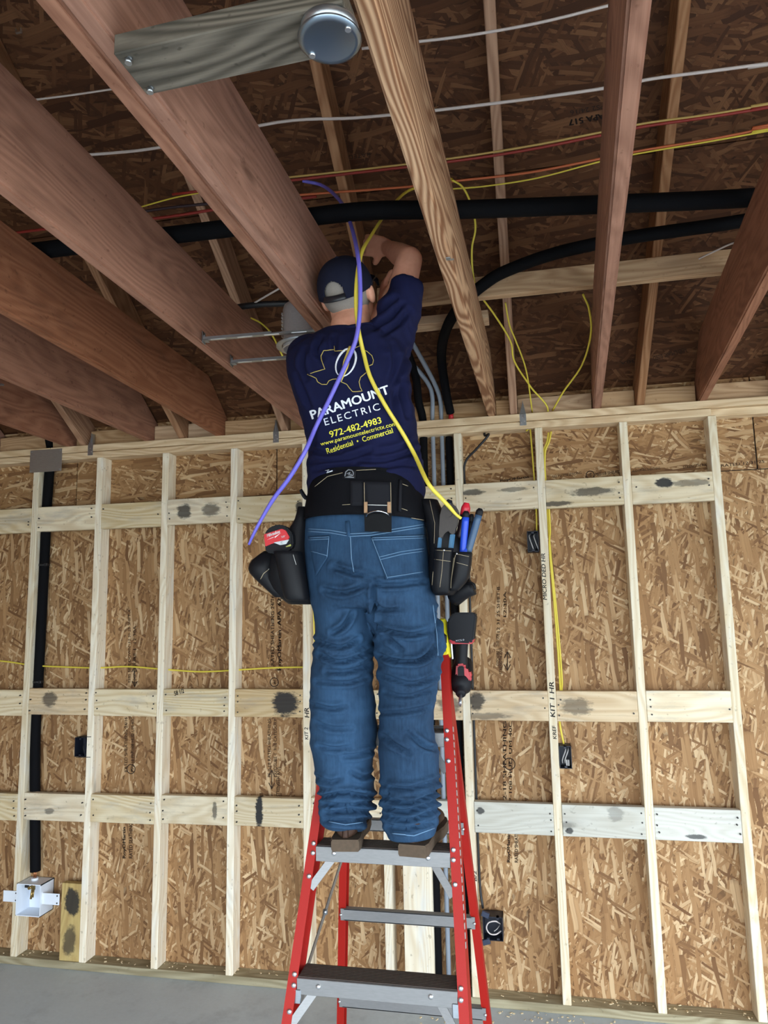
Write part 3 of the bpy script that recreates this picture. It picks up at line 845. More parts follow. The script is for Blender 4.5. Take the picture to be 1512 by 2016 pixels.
# raised right sleeve, left shoulder with the arm reaching forward
bm_tube(bm, [P(745, 715, -1.485), P(762, 672, -1.475), P(784, 624, -1.462), P(797, 584, -1.45), P(802, 562, -1.44)], [0.082, 0.076, 0.064, 0.052, 0.050], 22, 6)
ell(bm, Matrix.Translation(P(735, 668, -1.485)), (0, 0, 0), (0.07, 0.06, 0.05))
bm_tube(bm, [P(640, 725, -1.48), P(612, 706, -1.46), Vector((2.535, -1.33, 2.655)), Vector((2.575, -1.21, 2.685))], [0.085, 0.078, 0.066, 0.06], 22, 6)
bm = fuse(bm, 0.0055, 8)
def shirt_fold(p):
    px, py = proj(p)
    d = 0.0
    # drag lines rising to the raised right arm, soft horizontal slack above the belt
    a = 0.005*ridged(Vector((p.x*0.8+p.z*0.5, 0, p.z-p.x*0.5)), (5, 5, 15), 2.2)
    if py > 820:
        k = min(1, (py-820)/90); d += k*0.005*ridged(p, (3.2, 3, 22), 5.1)
    d += a*(1.0 if px > 700 else 0.6)
    d += SHIRT_C(px, py)
    if px > 745 and py < 700: d += 0.004*ridged(Vector((p.x+p.z*0.4, p.y, p.z)), (40, 10, 8), 1.0)
    return d
displace(bm, shirt_fold)
bmesh.ops.smooth_vert(bm, verts=bm.verts[:], factor=0.4, use_axis_x=True, use_axis_y=True, use_axis_z=True)
shirt = mesh_obj('shirt', bm, M_SHIRT, man, smooth=True)
BV_S = bvh_of(shirt)
# collar band
bm = bmesh.new()
bm_tube(bm, [P(638, 662, -1.5), P(655, 655, -1.555), P(690, 645, -1.575), P(725, 640, -1.56), P(748, 640, -1.51)], 0.009, 8, 6, flat=(0.45, (0, 0, 1)))
mesh_obj('collar', bm, M_SHIRT, shirt, smooth=True)
# printed back: state outline, lightning ring, name, telephone, address
TX = [(656, 680), (656, 694), (658, 694), (691, 692), (692, 690), (713, 679), (716, 692), (734, 702), (735, 710), (733, 718), (726, 721), (723, 722), (722, 732), (711, 742), (707, 752), (709, 762), (713, 770), (703, 771), (695, 771), (688, 766), (684, 758), (673, 752), (664, 746), (656, 748), (650, 750), (645, 758), (634, 756), (627, 752), (624, 744), (605, 737), (639, 727), (636, 711), (633, 700), (634, 692), (656, 689)]
TX = [(640, 690), (657, 688), (658, 692), (672, 693), (672, 692)] and [(657, 682), (658, 692), (690, 690), (714, 679), (717, 690), (723, 693), (732, 701), (735, 710), (733, 718), (726, 721), (722, 733), (710, 743), (707, 752), (709, 762), (713, 770), (704, 771), (694, 771), (688, 764), (683, 757), (672, 752), (666, 746), (655, 747), (648, 750), (644, 757), (634, 757), (626, 752), (623, 745), (606, 737), (640, 727), (634, 711), (633, 700), (637, 691), (657, 689)]
on_surface('state_outline', shirt, BV_S, TX, 0.0012, M_PGOLD, off=0.0022)
ring = [(681+19.5*math.cos(a)*0.95+math.sin(a)*7-0, 714-27*math.sin(a)+0) for a in [math.radians(d) for d in range(-100, 262, 12)]]
on_surface('ring', shirt, BV_S, ring, [0.0014, 0.0036, 0.0036, 0.0014], M_PWHITE, off=0.0014)
on_surface('bolt', shirt, BV_S, [(690, 684), (677, 720), (686, 712), (672, 752)], [0.006, 0.006, 0.006, 0.001], plain('print_bolt', srgb(214, 190, 92), 0.7), off=0.0022)
print_px('print_name', shirt, BV_S, 'PARAMOUNT', (615, 826), (768, 775), 18, M_PWHITE, heavy=0.055)
print_px('print_trade', shirt, BV_S, 'ELECTRIC', (641, 838), (749, 807), 14, M_PWHITE, spacing=1.25)
print_px('print_phone', shirt, BV_S, '972-482-4983', (651, 862), (752, 833), 13, M_PYEL, heavy=0.03)
print_px('print_web', shirt, BV_S, 'www.paramountelectrictx.com', (633, 881), (781, 840), 10.5, M_PYEL, heavy=0.02)
print_px('print_trades', shirt, BV_S, 'Residential  \u2022  Commercial', (645, 893), (774, 852), 10.5, M_PYEL, heavy=0.02)

# --- jeans
bm = bmesh.new()
px_loft(bm, [(995, 610, 834, -1.476, .125), (1020, 608, 837, -1.477, .13), (1045, 607, 838, -1.477, .128), (1085, 606, 843, -1.482, .136), (1130, 610, 848, -1.485, .14), (1165, 615, 852, -1.485, .138), (1195, 621, 854, -1.483, .122)], 14, 36, pw=0.85)
px_loft(bm, [(1120, 612, 738, -1.48, .118), (1180, 622, 734, -1.478, .116), (1263, 627, 731, -1.472, .105), (1347, 618, 730, -1.468, .098), (1430, 613, 737, -1.464, .096), (1500, 622, 730, -1.462, .09), (1555, 634, 732, -1.462, .084), (1595, 638, 730, -1.462, .088), (1618, 644, 720, -1.462, .082)], 40, 28)
px_loft(bm, [(1120, 726, 848, -1.48, .12), (1180, 728, 855, -1.48, .118), (1263, 741, 868, -1.476, .108), (1347, 750, 858, -1.474, .102), (1430, 752, 850, -1.472, .098), (1500, 752, 860, -1.474, .092), (1555, 757, 863, -1.476, .088), (1605, 760, 860, -1.478, .09), (1642, 768, 859, -1.48, .084)], 40, 28)
bm = fuse(bm, 0.0055, 8)
def jean_fold(p):
    px, py = proj(p)
    left = px < 738
    s = 1 if left else -1
    d = 0.0
    q = Vector((p.x, p.y, p.z+s*0.35*(p.x-2.7)))
    def bump_(c, w): return math.exp(-((py-c)/w)**2)
    d += JEAN_C(px, py)
    d += 0.006*bump_(1300, 70)*ridged(q, (4, 4, 17), 1.7)
    d += 0.005*bump_(1400, 60)*ridged(q, (4, 4, 22), 3.3)
    d += 0.006*bump_(1590, 60)*ridged(Vector((q.x, q.y, q.z+0.02*math.sin(q.x*40))), (3, 3, 27), 4.4)
    d += 0.006*bump_(1480, 60)*ridged(q, (5, 5, 11), 7.7)
    d += 0.004*bump_(1190, 45)*ridged(Vector((p.x, p.y, p.z-s*0.5*(p.x-2.7))), (4, 4, 20), 9.0)
    d += 0.006*nz(p, (9, 9, 6))
    return d
displace(bm, jean_fold)
jeans = mesh_obj('jeans', bm, M_JEANS, man, smooth=True)
BV_J = bvh_of(jeans)
def pocket(quad, stitch):
    pk = patch('back_pocket', jeans, BV_J, quad, M_JEANS, off=0.001, n=10, thick=0.0035)
    b = bvh_of(pk)
    for s in stitch: on_surface('stitching', pk, b, s, 0.0012, M_SEAM, off=0.0008)
pocket([(730, 1056), (838, 1052), (836, 1128), (760, 1142)], [[(733, 1059), (836, 1055)], [(733, 1063), (836, 1059)], [(746, 1097), (790, 1086), (834, 1080)], [(748, 1102), (792, 1091), (834, 1085)], [(763, 1137), (832, 1126)], [(732, 1060), (763, 1139)]])
pocket([(606, 1056), (650, 1054), (645, 1098), (622, 1136)], [[(608, 1059), (648, 1057)], [(608, 1063), (648, 1061)], [(612, 1085), (630, 1090), (645, 1094)], [(648, 1058), (644, 1097)], [(644, 1099), (624, 1132)]])
for nm, s in (('waist_seam', [(606, 1046), (650, 1049), (690, 1056), (730, 1054), (836, 1037)]), ('waist_seam', [(606, 1041), (650, 1044), (690, 1051), (730, 1049), (836, 1032)]),
          ('center_seam', [(684, 1030), (690, 1060), (692, 1100), (697, 1128)]),
          ('side_seam', [(852, 1190), (860, 1250), (862, 1290)]),
          ('hem_stitch', [(648, 1618), (680, 1624), (714, 1619)]), ('hem_stitch', [(772, 1641), (815, 1645), (855, 1630)])):
    on_surface(nm, jeans, BV_J, s, 0.0016, M_SEAM, off=0.0006)
patch('belt_loop', jeans, BV_J, [(680, 1026), (688, 1026), (690, 1056), (683, 1056)], M_JEANS, off=0.002, n=2, nv=4, thick=0.004)

# --- boots: heel towards the camera, standing on the step
def boot(cx_px, y_heel, toe_dir, tilt_px, z0):
    heel = P(cx_px, 1680, y_heel); heel.z = z0
    d = Vector(toe_dir).normalized(); s = Vector((d.y, -d.x, 0))
    up = Vector((0, 0, 1))
    bm = bmesh.new()   # sole
    prof = [(-0.004, 0.036), (0.02, 0.041), (0.07, 0.039), (0.12, 0.038), (0.18, 0.048), (0.23, 0.047), (0.27, 0.036), (0.288, 0.02)]
    top = []; bot = []
    for l in (0, 1):
        lo_, hi_ = [], []
    ringpts = [(x, w) for x, w in prof]+[(x, -w) for x, w in prof[::-1]]
    for zz, grow in ((0.0, 0.0), (0.006, 0.003), (0.026, 0.003), (0.032, 0.0)):
        top.append([bm.verts.new(heel+d*(x)+s*(w+math.copysign(grow, w))+up*zz) for x, w in ringpts])
    for a, b in zip(top, top[1:]):
        n = len(a)
        for i in range(n): bm.faces.new((a[i], a[(i+1) % n], b[(i+1) % n], b[i]))
    bm.faces.new(top[0][::-1]); bm.faces.new(top[-1])
    bo = mesh_obj('boot', bm, M_SOLE, man)
    bm = bmesh.new()   # leather upper
    bm_loft(bm, [(heel+d*x+up*z, w, h, s, up) for x, z, w, h in ((0.004, 0.06, 0.026, 0.028), (0.03, 0.066, 0.037, 0.04), (0.09, 0.07, 0.037, 0.044), (0.16, 0.058, 0.043, 0.034), (0.22, 0.05, 0.043, 0.026), (0.272, 0.042, 0.024, 0.014))], 20)
    bm_loft(bm, [(heel+d*x+up*z, 0.034, 0.040, s, d) for x, z in ((0.048, 0.04), (0.054, 0.09), (0.064, 0.115), (0.07, 0.125))], 20)
    mesh_obj('upper', fuse(bm, 0.006, 4), M_BOOT, bo, smooth=True)
    bm = bmesh.new()
    bm_tube(bm, [heel+d*(-0.002)+up*0.066, heel+d*0.002+up*0.052, heel+d*(-0.001)+up*0.036], 0.0085, 6, 3, flat=(0.4, s))
    mesh_obj('heel_strip', bm, M_BOOT, bo, smooth=True)
    return bo
STEP_Z = 1.152
boot(680, -1.535, (-0.12, 1, 0), 0, STEP_Z)
boot(812, -1.552, (0.10, 1, 0), 0, STEP_Z)
# ------------------------------------------------------------------ stepladder
def metal(name, c, rough=0.4, gs=300, gr=0.15, me=0.9):
    t = NT(name); co = t.obj(); n = t.noise(t.vm('MULTIPLY', co, (1, 6, 6)), gs/6, 4)
    t.bump(n, 0.08, 0.0005)
    return t.out(t.mix(n, tuple(x*(1-gr) for x in c), tuple(min(1, x*(1+gr)) for x in c)), rough, me)
M_RED = plain('red_fibreglass', srgb(160, 27, 18), 0.55, spec=0.25, grain=0.08, gs=500)
M_ALU = metal('aluminium', (0.24, 0.235, 0.23), 0.5, me=0.5)
M_STEEL = metal('galvanised_steel', (0.42, 0.45, 0.48), 0.35)
M_RIVET = plain('rivet', (0.7, 0.7, 0.7), 0.3, 0.9)
M_TREAD = plain('worn_tread', srgb(74, 62, 54), 0.7, grain=0.3, gs=200)
M_YEL = plain('yellow_plastic', srgb(232, 216, 40), 0.45)
M_BLKP = plain('black_plastic', (0.007, 0.007, 0.009), 0.6, spec=0.25)
def plane_hit(px, py, pt, n):
    d = ray(px, py); return CAM+d*((Vector(pt)-CAM).dot(Vector(n))/d.dot(Vector(n)))
KF, KR = 0.30, 0.28
def fy(z): return -1.5-KF*(1.152-z)
def ry(z): return -1.27+KR*(1.72-z)
def xl(z, a, b, za, zb): return a+(b-a)*(z-za)/(zb-za)
# rail centre lines (x as a function of height), measured from the photograph
LFx = lambda z: xl(z, 2.496, 2.528, 0.761, 1.132)
RFx = lambda z: xl(z, 2.961, 2.907, 0.797, 1.660)
LRx = lambda z: xl(z, 2.442, 2.500, 0.39, 0.955)
RRx = lambda z: xl(z, 2.960, 2.928, 0.44, 1.012)
lad = empty('stepladder', (2.72, -1.4, 0)); tag(lad, 'red fibreglass stepladder with aluminium steps under the person', 'ladder')
def channel(name, x, yfun, z0, z1, flip, w=0.026, d=0.068, ysign=1):
    """C-shaped rail: front flange w wide, web d deep, open towards the ladder centre"""
    bm = bmesh.new()
    a = Vector((x(z0), yfun(z0), z0)); b = Vector((x(z1), yfun(z1), z1))
    M, L = frame(a, b, up=(0, -1, 0))       # local Z = towards camera, local Y = +-x
    sgn = 1 if (M.to_3x3() @ Vector((0, 1, 0))).x > 0 else -1
    o = sgn*flip                              # +: web on the +x side
    t = 0.004
    prof = [(-w/2, 0), (w/2, 0), (w/2, -d), (-w/2, -d), (-w/2, -d+t), (w/2-t, -d+t), (w/2-t, -t), (-w/2, -t)]
    R = [[bm.verts.new(M @ Vector((s, o*y, z))) for y, z in prof] for s in (0, L)]
    n = len(prof)
    for k in range(n): bm.faces.new((R[0][k], R[0][(k+1) % n], R[1][(k+1) % n], R[1][k]))
    bm.faces.new(R[0][::-1]); bm.faces.new(R[1])
    return mesh_obj(name, bm, M_RED, lad)
railLF = channel('front_rail', LFx, fy, 0.03, 1.70, -1)
railRF = channel('front_rail', RFx, fy, 0.03, 1.70, 1)
railLR = channel('rear_rail', LRx, ry, 0.03, 1.70, -1, d=0.04)
railRR = channel('rear_rail', RRx, ry, 0.03, 1.70, 1, d=0.04)
for x, yf in ((LFx, fy), (RFx, fy), (LRx, ry), (RRx, ry)):
    bm = bmesh.new(); bm_box(bm, (x(0)-0.022, yf(0)-0.01, 0.0), (x(0)+0.022, yf(0)+0.075, 0.05), bevel=0.006)
    mesh_obj('foot', bm, M_BLKP, lad)
def rivet(par, p, r=0.0068):
    bm = bmesh.new()
    M, _ = frame(p, Vector(p)+Vector((0, -1, 0.0)), up=(0, 0, 1))
    M = M @ Matrix.Rotation(math.radians(90), 4, 'Y')
    bm_lathe(bm, [(r, -0.001), (r, 0.0015), (r*0.75, 0.0035), (0, 0.0045)], M, 12)
    return mesh_obj('rivet', bm, M_RIVET, par, smooth=True)
for zt in (0.225, 0.535, 0.845, 1.152, 1.455):
    x0, x1 = LFx(zt)+0.0125, RFx(zt)-0.0125
    y = fy(zt)
    bm = bmesh.new()   # folded aluminium tread: top, front lip, back lip
    bm_box(bm, (x0, y-0.004, zt-0.004), (x1, y+0.078, zt), bevel=0.001)
    bm_box(bm, (x0, y-0.006, zt-0.040), (x1, y-0.002, zt), bevel=0.001)
    bm_box(bm, (x0, y+0.074, zt-0.026), (x1, y+0.078, zt), bevel=0.001)
    st = mesh_obj('step', bm, M_ALU, lad)
    bm = bmesh.new()
    for k in range(9):
        yy = y+0.003+k*0.008
        bm_box(bm, (x0+0.002, yy, zt), (x1-0.002, yy+0.005, zt+0.0016))
    mesh_obj('tread', bm, M_TREAD, st)
    for fx in (0.14, 0.84): rivet(st, (x0+(x1-x0)*fx, y-0.007, zt-0.016))
    for s, X in ((-1, LFx), (1, RFx)):     # rivets through the rail, diagonal strut under the step
        for dz in (0.006, -0.018):
            rivet(railLF if s < 0 else railRF, (X(zt)-0.004*s, fy(zt+dz)-0.001, zt+dz))
        rivet(railLF if s < 0 else railRF, (X(zt-0.075)-0.004*s, fy(zt-0.075)-0.001, zt-0.075))
        xr = X(zt)-s*0.0135
        bm = bmesh.new()
        a = Vector((xr-s*0.045, y+0.002, zt-0.034)); b = Vector((X(zt-0.105)-s*0.012, fy(zt-0.105)+0.004, zt-0.105))
        M, L = frame(a, b, up=(0, -1, 0)); bm_box(bm, (0, -0.011, -0.0015), (L, 0.011, 0.0015), M, bevel=0.0005)
        mesh_obj('strut', bm, M_ALU, st)
# rear horizontal braces
for zt in (0.45, 0.775, 1.10, 1.42):
    bm = bmesh.new()
    y = ry(zt)-0.012
    M, L = frame((LRx(zt)-0.002, y, zt), (RRx(zt)+0.002, y, zt), up=(0, -1, 0))
    bm_box(bm, (0, -0.019, -0.0015), (L, 0.019, 0.0015), M, bevel=0.0005)
    bm_box(bm, (0.012, 0.016, -0.022), (L-0.012, 0.019, 0.0015), M); bm_box(bm, (0.012, -0.019, -0.022), (L-0.012, -0.016, 0.0015), M)
    br = mesh_obj('rear_brace', bm, M_ALU, lad)
    for X in (LRx, RRx): rivet(br, (X(zt), y-0.003, zt), 0.005)
# folding spreaders
for s, XF, XR in ((-1, LFx, LRx), (1, RFx, RRx)):
    a = Vector((XF(0.80)-s*0.016, fy(0.80)+0.035, 0.80)); b = Vector((XR(1.02)-s*0.016, ry(1.02)-0.03, 1.02))
    mid = a.lerp(b, 0.5)
    bm = bmesh.new()
    for p, q in ((a, mid), (mid, b)):
        M, L = frame(p, q, up=(1, 0, 0)); bm_box(bm, (-0.008, -0.009, -0.0015), (L+0.008, 0.009, 0.0015), M, bevel=0.0006)
    bm_cyl(bm, mid-XA*0.006, mid+XA*0.006, 0.008, 12)
    bm_box(bm, tuple(a-Vector((0.014, 0.03, 0.018))), tuple(a+Vector((0.012, 0.006, 0.018))), bevel=0.002)
    mesh_obj('spreader', bm, M_STEEL, lad)
# moulded cap and rail boots
bm = bmesh.new(); bm_box(bm, (LFx(1.72)-0.03, fy(1.72)-0.02, 1.70), (RFx(1.72)+0.012, ry(1.72)+0.06, 1.745), bevel=0.012)
mesh_obj('top_cap', bm, M_BLKP, lad)
for s, X in ((-1, LFx), (1, RFx)):
    bm = bmesh.new()
    M, L = frame((X(1.668)+s*0.003, fy(1.668)+0.024, 1.668), (X(1.778)-s*0.001, fy(1.778)+0.03, 1.778), up=(0, -1, 0))
    bm_box(bm, (0, -0.014, -0.045), (L, 0.014, 0.03), M, bevel=0.006)
    mesh_obj('rail_boot', bm, M_YEL, lad)
# printed scale label on the web of the right front rail
M_LABEL = plain('label_grey', srgb(176, 168, 164), 0.5)
bm = bmesh.new()
for k in range(26):
    z0 = 0.93+k*0.021
    a = Vector((RFx(z0)+0.0136, fy(z0)+0.016, z0)); b = Vector((RFx(z0+0.014)+0.0136, fy(z0+0.014)+0.016, z0+0.014))
    M, L = frame(a, b, up=(1, 0, 0)); bm_box(bm, (0, -0.009, -0.0004), (L, 0.009, 0.0004), M)
mesh_obj('scale_label', bm, M_LABEL, railRF)
# cloth bag of the ladder's tool slot seen between legs and right rail
# ------------------------------------------------------------------ tool belt
belt = empty('tool_belt', (2.70, -1.55, 2.0)); tag(belt, 'wide padded black tool belt with pouches around the waist', 'tool belt')
bm = bmesh.new()
R = []
rows = [(939, 632, 812, -1.482, .134), (955, 619, 824, -1.481, .14), (985, 611, 834, -1.48, .144), (1010, 607, 839, -1.48, .147), (1029, 605, 842, -1.48, .148)]
for py, l, r, y, ryy in interp_rows(rows, 9):
    a, b = P(l, py, y), P(r, py, y)
    R.append(((a+b)/2, (b-a).length/2+0.004, ryy, (b-a).normalized(), YA))
# the pad rides higher at the middle of the back
SEG = 44
RR = []
for c, rx, ryy, ax, ay in R:
    q = []
    for k in range(SEG):
        t = 2*math.pi*k/SEG; sx = math.sin(t)
        q.append(bm.verts.new(c+ax*(rx*math.copysign(abs(math.cos(t))**0.86, math.cos(t)))+ay*(ryy*math.copysign(abs(sx)**0.86, sx))+Vector((0, 0, 0.012*max(0, -sx)-0.006))))
    RR.append(q)
for A, B in zip(RR, RR[1:]):
    for k in range(SEG): bm.faces.new((A[k], A[(k+1) % SEG], B[(k+1) % SEG], B[k]))
bmesh.ops.solidify(bm, geom=bm.faces[:], thickness=-0.008)
pad = mesh_obj('back_pad', bm, M_BLACKN, belt, smooth=True)
BV_P = bvh_of(pad)
for s in ([(614, 1027), (650, 1020), (700, 1017), (716, 1018)], [(772, 1018), (810, 1020), (834, 1024)], [(620, 958), (645, 938), (690, 927), (740, 924)], [(780, 928), (806, 940), (824, 960)], [(674, 994), (691, 993)], [(792, 953), (803, 957)], [(790, 1001), (802, 1005)]):
    on_surface('stitching', pad, BV_P, s, 0.0008, M_STITCH_T, off=0.0006)
strap = patch('webbing', belt, BV_P, [(690, 946), (716, 946), (716, 996), (690, 996)], M_BLACKN, off=0.001, n=4, nv=6, thick=0.006)
strap = patch('webbing', belt, BV_P, [(786, 944), (792, 946), (790, 1008), (784, 1006)], M_BLACKN, off=0.001, n=2, nv=6, thick=0.005)
hold = patch('hammer_holder', belt, BV_P, [(716, 948), (770, 950), (771, 1014), (717, 1012)], M_BLACKN, off=0.004, n=5, nv=8, thick=0.008)
hb = bvh_of(hold)
on_surface('stitching', hold, hb, [(717, 950), (718, 1010)], 0.0008, M_STITCH_T, off=0.0006)
on_surface('stitching', hold, hb, [(769, 950), (770, 1010)], 0.0008, M_STITCH_T, off=0.0006)
on_surface('stitching', hold, hb, [(722, 994), (765, 995)], 0.0011, M_STITCH_W, off=0.0006)
c = cast(hb, 743, 1005)[0]
flap_a = P(717, 1010, c.y-0.012); flap_b = P(771, 1012, c.y-0.012); fc = P(771, 1048, c.y-0.006); fd = P(718, 1046, c.y-0.006)
bm = bmesh.new()
q = [bm.verts.new(v) for v in (flap_a, flap_b, fc, fd)]
bm.faces.new(q); bmesh.ops.solidify(bm, geom=bm.faces[:], thickness=0.006)
mesh_obj('flap', bm, M_BLACKL, hold)
for px in (720, 766):
    bm = bmesh.new()
    a = P(px, 988, c.y-0.012); b = P(px, 1010, c.y-0.012)
    M, L = frame(a, b, up=(0, -1, 0)); bm_box(bm, (0, -0.005, -0.0015), (L, 0.005, 0.0015), M, bevel=0.0006)
    bm_cyl(bm, a+Vector((0, -0.004, -0.006)), a+Vector((0, 0.0, -0.006)), 0.0035, 10); bm_cyl(bm, b+Vector((0, -0.004, 0.004)), b+Vector((0, 0, 0.004)), 0.0035, 10)
    mesh_obj('loop_bracket', bm, plain('worn_brass', srgb(150, 118, 88), 0.4, 0.7), hold)
tube('steel_loop', hold, [P(721, 1017, c.y-0.016), P(725, 1011, c.y-0.03), P(735, 1007, c.y-0.04), P(745, 1006, c.y-0.043), P(755, 1008, c.y-0.04), P(763, 1012, c.y-0.03), P(767, 1017, c.y-0.016)], 0.0022, plain('chrome', (0.85, 0.85, 0.86), 0.15, 1.0))
bd = patch('badge', pad, BV_P, [(676, 925), (702, 925), (700, 943), (674, 943)], M_BLACKL, off=0.003, n=4, thick=0.003)
bb = bvh_of(bd)
on_surface('badge_emblem', bd, bb, [(679, 938), (681, 929), (686, 925), (693, 926), (696, 931), (695, 936), (680, 940), (697, 940)], 0.0017, plain('badge_grey', srgb(120, 122, 126), 0.5), off=0.001)
on_surface('badge_emblem', bd, bb, [(683, 933), (690, 930), (686, 935), (693, 934)], 0.0014, plain('badge_grey2', srgb(120, 122, 126), 0.5), off=0.001)
on_surface('badge', pad, BV_P, [(640, 928), (648, 926), (644, 931), (655, 927)], 0.0018, plain('badge_white', srgb(210, 214, 220), 0.5), off=0.001)
# left pouch: open bag with a separate tape pocket
def pouch_loft(name, par, rows, y, depth, mat, n=10, seg=22, pw=0.75):
    bm = bmesh.new(); R = []
    for py, l, r, dy, dd in interp_rows(rows, n):
        a, b = P(l, py, y+dy), P(r, py, y+dy)
        R.append(((a+b)/2, (b-a).length/2, dd, (b-a).normalized(), YA))
    bm_loft(bm, R, seg, pw=pw)
    return mesh_obj(name, bm, mat, par, smooth=True)
LY = -1.50
bag = pouch_loft('pouch', belt, [(1000, 590, 610, 0.0, .035), (1040, 578, 608, 0.0, .05), (1090, 540, 612, -0.0, .07), (1130, 528, 617, 0, .078), (1160, 540, 621, 0, .07), (1186, 566, 622, 0, .05), (1190, 575, 618, 0, .03)], LY, 0.06, M_BLACKL)
lip = pouch_loft('pouch_flap', belt, [(1086, 522, 548, 0.0, .03), (1105, 500, 548, -0.01, .05), (1125, 495, 545, -0.012, .055), (1146, 513, 552, -0.005, .05), (1176, 545, 570, 0, .04)], LY-0.01, 0.05, M_BLACKL)
tp = pouch_loft('tape_pocket', belt, [(1086, 541, 592, 0, .036), (1110, 547, 597, 0, .038), (1150, 555, 604, 0, .038), (1176, 562, 606, 0, .034), (1182, 568, 604, 0, .028)], LY-0.075, 0.04, M_BLACKL)
for o_, s in ((tp, [(577, 1092), (583, 1112)]), (bag, [(515, 1137), (520, 1126), (530, 1120)])):
    on_surface('stitching', o_, bvh_of(o_), s, 0.0006, M_STITCH_W, off=0.0006)
on_surface('stitching', lip, bvh_of(lip), [(513, 1140), (519, 1129), (529, 1121)], 0.001, M_STITCH_T, off=0.0006)
tube('tab', belt, [P(612, 985, -1.5), P(600, 978, -1.52), P(592, 964, -1.53)], [0.014, 0.018, 0.012], M_BLACKN, 8, 4, flat=(0.35, (0, -1, 0)))
# right pouch
RY = -1.49
rb = pouch_loft('pouch', belt, [(985, 826, 862, 0, .035), (1020, 838, 880, 0, .05), (1080, 846, 922, 0, .062), (1130, 845, 920, 0, .064), (1158, 848, 905, 0, .056), (1172, 858, 893, 0, .035)], RY, 0.06, M_BLACKL)
p1 = pouch_loft('tool_pocket', belt, [(1080, 856, 894, 0, .03), (1110, 853, 892, 0, .034), (1150, 850, 889, 0, .032), (1168, 854, 886, 0, .022)], RY-0.055, 0.03, M_BLACKL)
p2 = pouch_loft('tool_pocket', belt, [(1088, 893, 930, 0, .03), (1112, 893, 928, 0, .034), (1140, 889, 922, 0, .03), (1163, 884, 903, 0, .02)], RY-0.05, 0.03, M_BLACKL)
for o_, ss in ((p1, [[(857, 1083), (893, 1085)], [(855, 1101), (892, 1106)], [(873, 1086), (870, 1125), (866, 1156)], [(853, 1125), (851, 1152)]]), (p2, [[(895, 1090), (929, 1097)], [(893, 1106), (927, 1115)], [(897, 1092), (893, 1115), (886, 1135), (886, 1158)], [(894, 1098), (889, 1130), (888, 1158)]]), (rb, [[(846, 985), (856, 1030), (855, 1070)]])):
    b_ = bvh_of(o_)
    for s in ss: on_surface('stitching', o_, b_, s, 0.0006, M_STITCH_T, off=0.0006)
for px, py, o_ in ((874, 1083, p1), (899, 1090, p2)):
    bm = bmesh.new(); h = cast(bvh_of(o_), px, py)
    M, _ = frame(h[0], h[0]+h[1]); M = M @ Matrix.Rotation(math.radians(90), 4, 'Y')
    bm_lathe(bm, [(0.003, -0.001), (0.003, 0.001), (0, 0.002)], M, 10); mesh_obj('rivet', bm, M_RIVET, o_, smooth=True)
bm = bmesh.new()   # tape-roll holder below the right pouch
pc = P(912, 1163, -1.47)
bm_tube(bm, [pc+Vector((-0.03, 0.02, -0.02)), pc, pc+Vector((0.028, -0.005, 0.012))], 0.026, 16, 3)
mesh_obj('roll_holder', bm, M_BLACKL, belt, smooth=True)
tube('tab', belt, [P(922, 1147, -1.5), P(932, 1150, -1.52), P(936, 1160, -1.52)], [0.012, 0.014, 0.011], M_BLACKL, 8, 4, flat=(0.3, (0, -1, 0)))

# ------------------------------------------------------------------ tools in the pouches
# tape measure
TY = LY-0.085
def slab(name, parent, pxs, y, thick, mat, bevel=0.003):
    """solid plate: outline given by photo pixels on the plane y, extruded away from the camera"""
    bm = bmesh.new()
    f = [bm.verts.new(P(x, yy, y)) for x, yy in pxs]
    b = [bm.verts.new(v.co+Vector((0, thick, 0))) for v in f]
    bm.faces.new(f); bm.faces.new(b[::-1]); n = len(f)
    for i in range(n): bm.faces.new((f[i], f[(i+1) % n], b[(i+1) % n], b[i]))
    if bevel: bmesh.ops.bevel(bm, geom=[e for e in bm.edges], offset=bevel, segments=2, affect='EDGES', clamp_overlap=True)
    return mesh_obj(name, bm, mat, parent)
tm = empty('tape_measure', P(550, 1092, TY)); tag(tm, 'red and black tape measure sticking out of the left pouch', 'tape measure')
slab('case', tm, [(520, 1051), (526, 1041), (538, 1034), (552, 1032), (563, 1037), (575, 1050), (577, 1072), (572, 1082), (540, 1090), (524, 1088), (521, 1078)], TY, 0.042, M_BLKP, 0.004)
slab('face_plate', tm, [(519, 1052), (554, 1041), (562, 1044), (570, 1058), (566, 1063), (540, 1068), (522, 1076)], TY-0.004, 0.006, plain('tool_red', srgb(196, 24, 32), 0.4), 0.0015)
slab('lock_plate', tm, [(538, 1068), (569, 1062), (563, 1071), (551, 1073)], TY-0.0055, 0.004, plain('tool_grey', srgb(196, 200, 202), 0.4), 0.0008)
slab('blade_tip', tm, [(562, 1076), (572, 1071), (573, 1075), (563, 1077)], TY-0.003, 0.004, plain('blade_yellow', srgb(170, 170, 80), 0.4), 0.0005)
M_PW2 = plain('print_white_gloss', srgb(236, 236, 236), 0.5)
def print_plane(name, parent, body, p0, p1, h, y, mat, **kw):
    """lettering flat on the plane y (world), baseline from photo pixel p0 to p1"""
    L = math.hypot(p1[0]-p0[0], p1[1]-p0[1])
    b = fit_text(body, L, h, **kw)
    ux, uy = (p1[0]-p0[0])/L, (p1[1]-p0[1])/L
    for v in b.verts:
        v.co = P(p0[0]+ux*v.co.x+uy*v.co.y, p0[1]+uy*v.co.x-ux*v.co.y, y)
    b.normal_update()
    for f in b.faces:
        if f.normal.y > 0: f.normal_flip()
    return mesh_obj(name, b, mat, parent, keepn=True)
print_plane('logo', tm, 'Milwaukee', (526, 1058), (552, 1049), 6.5, TY-0.0045, M_PW2, heavy=0.06, shear=0.3)
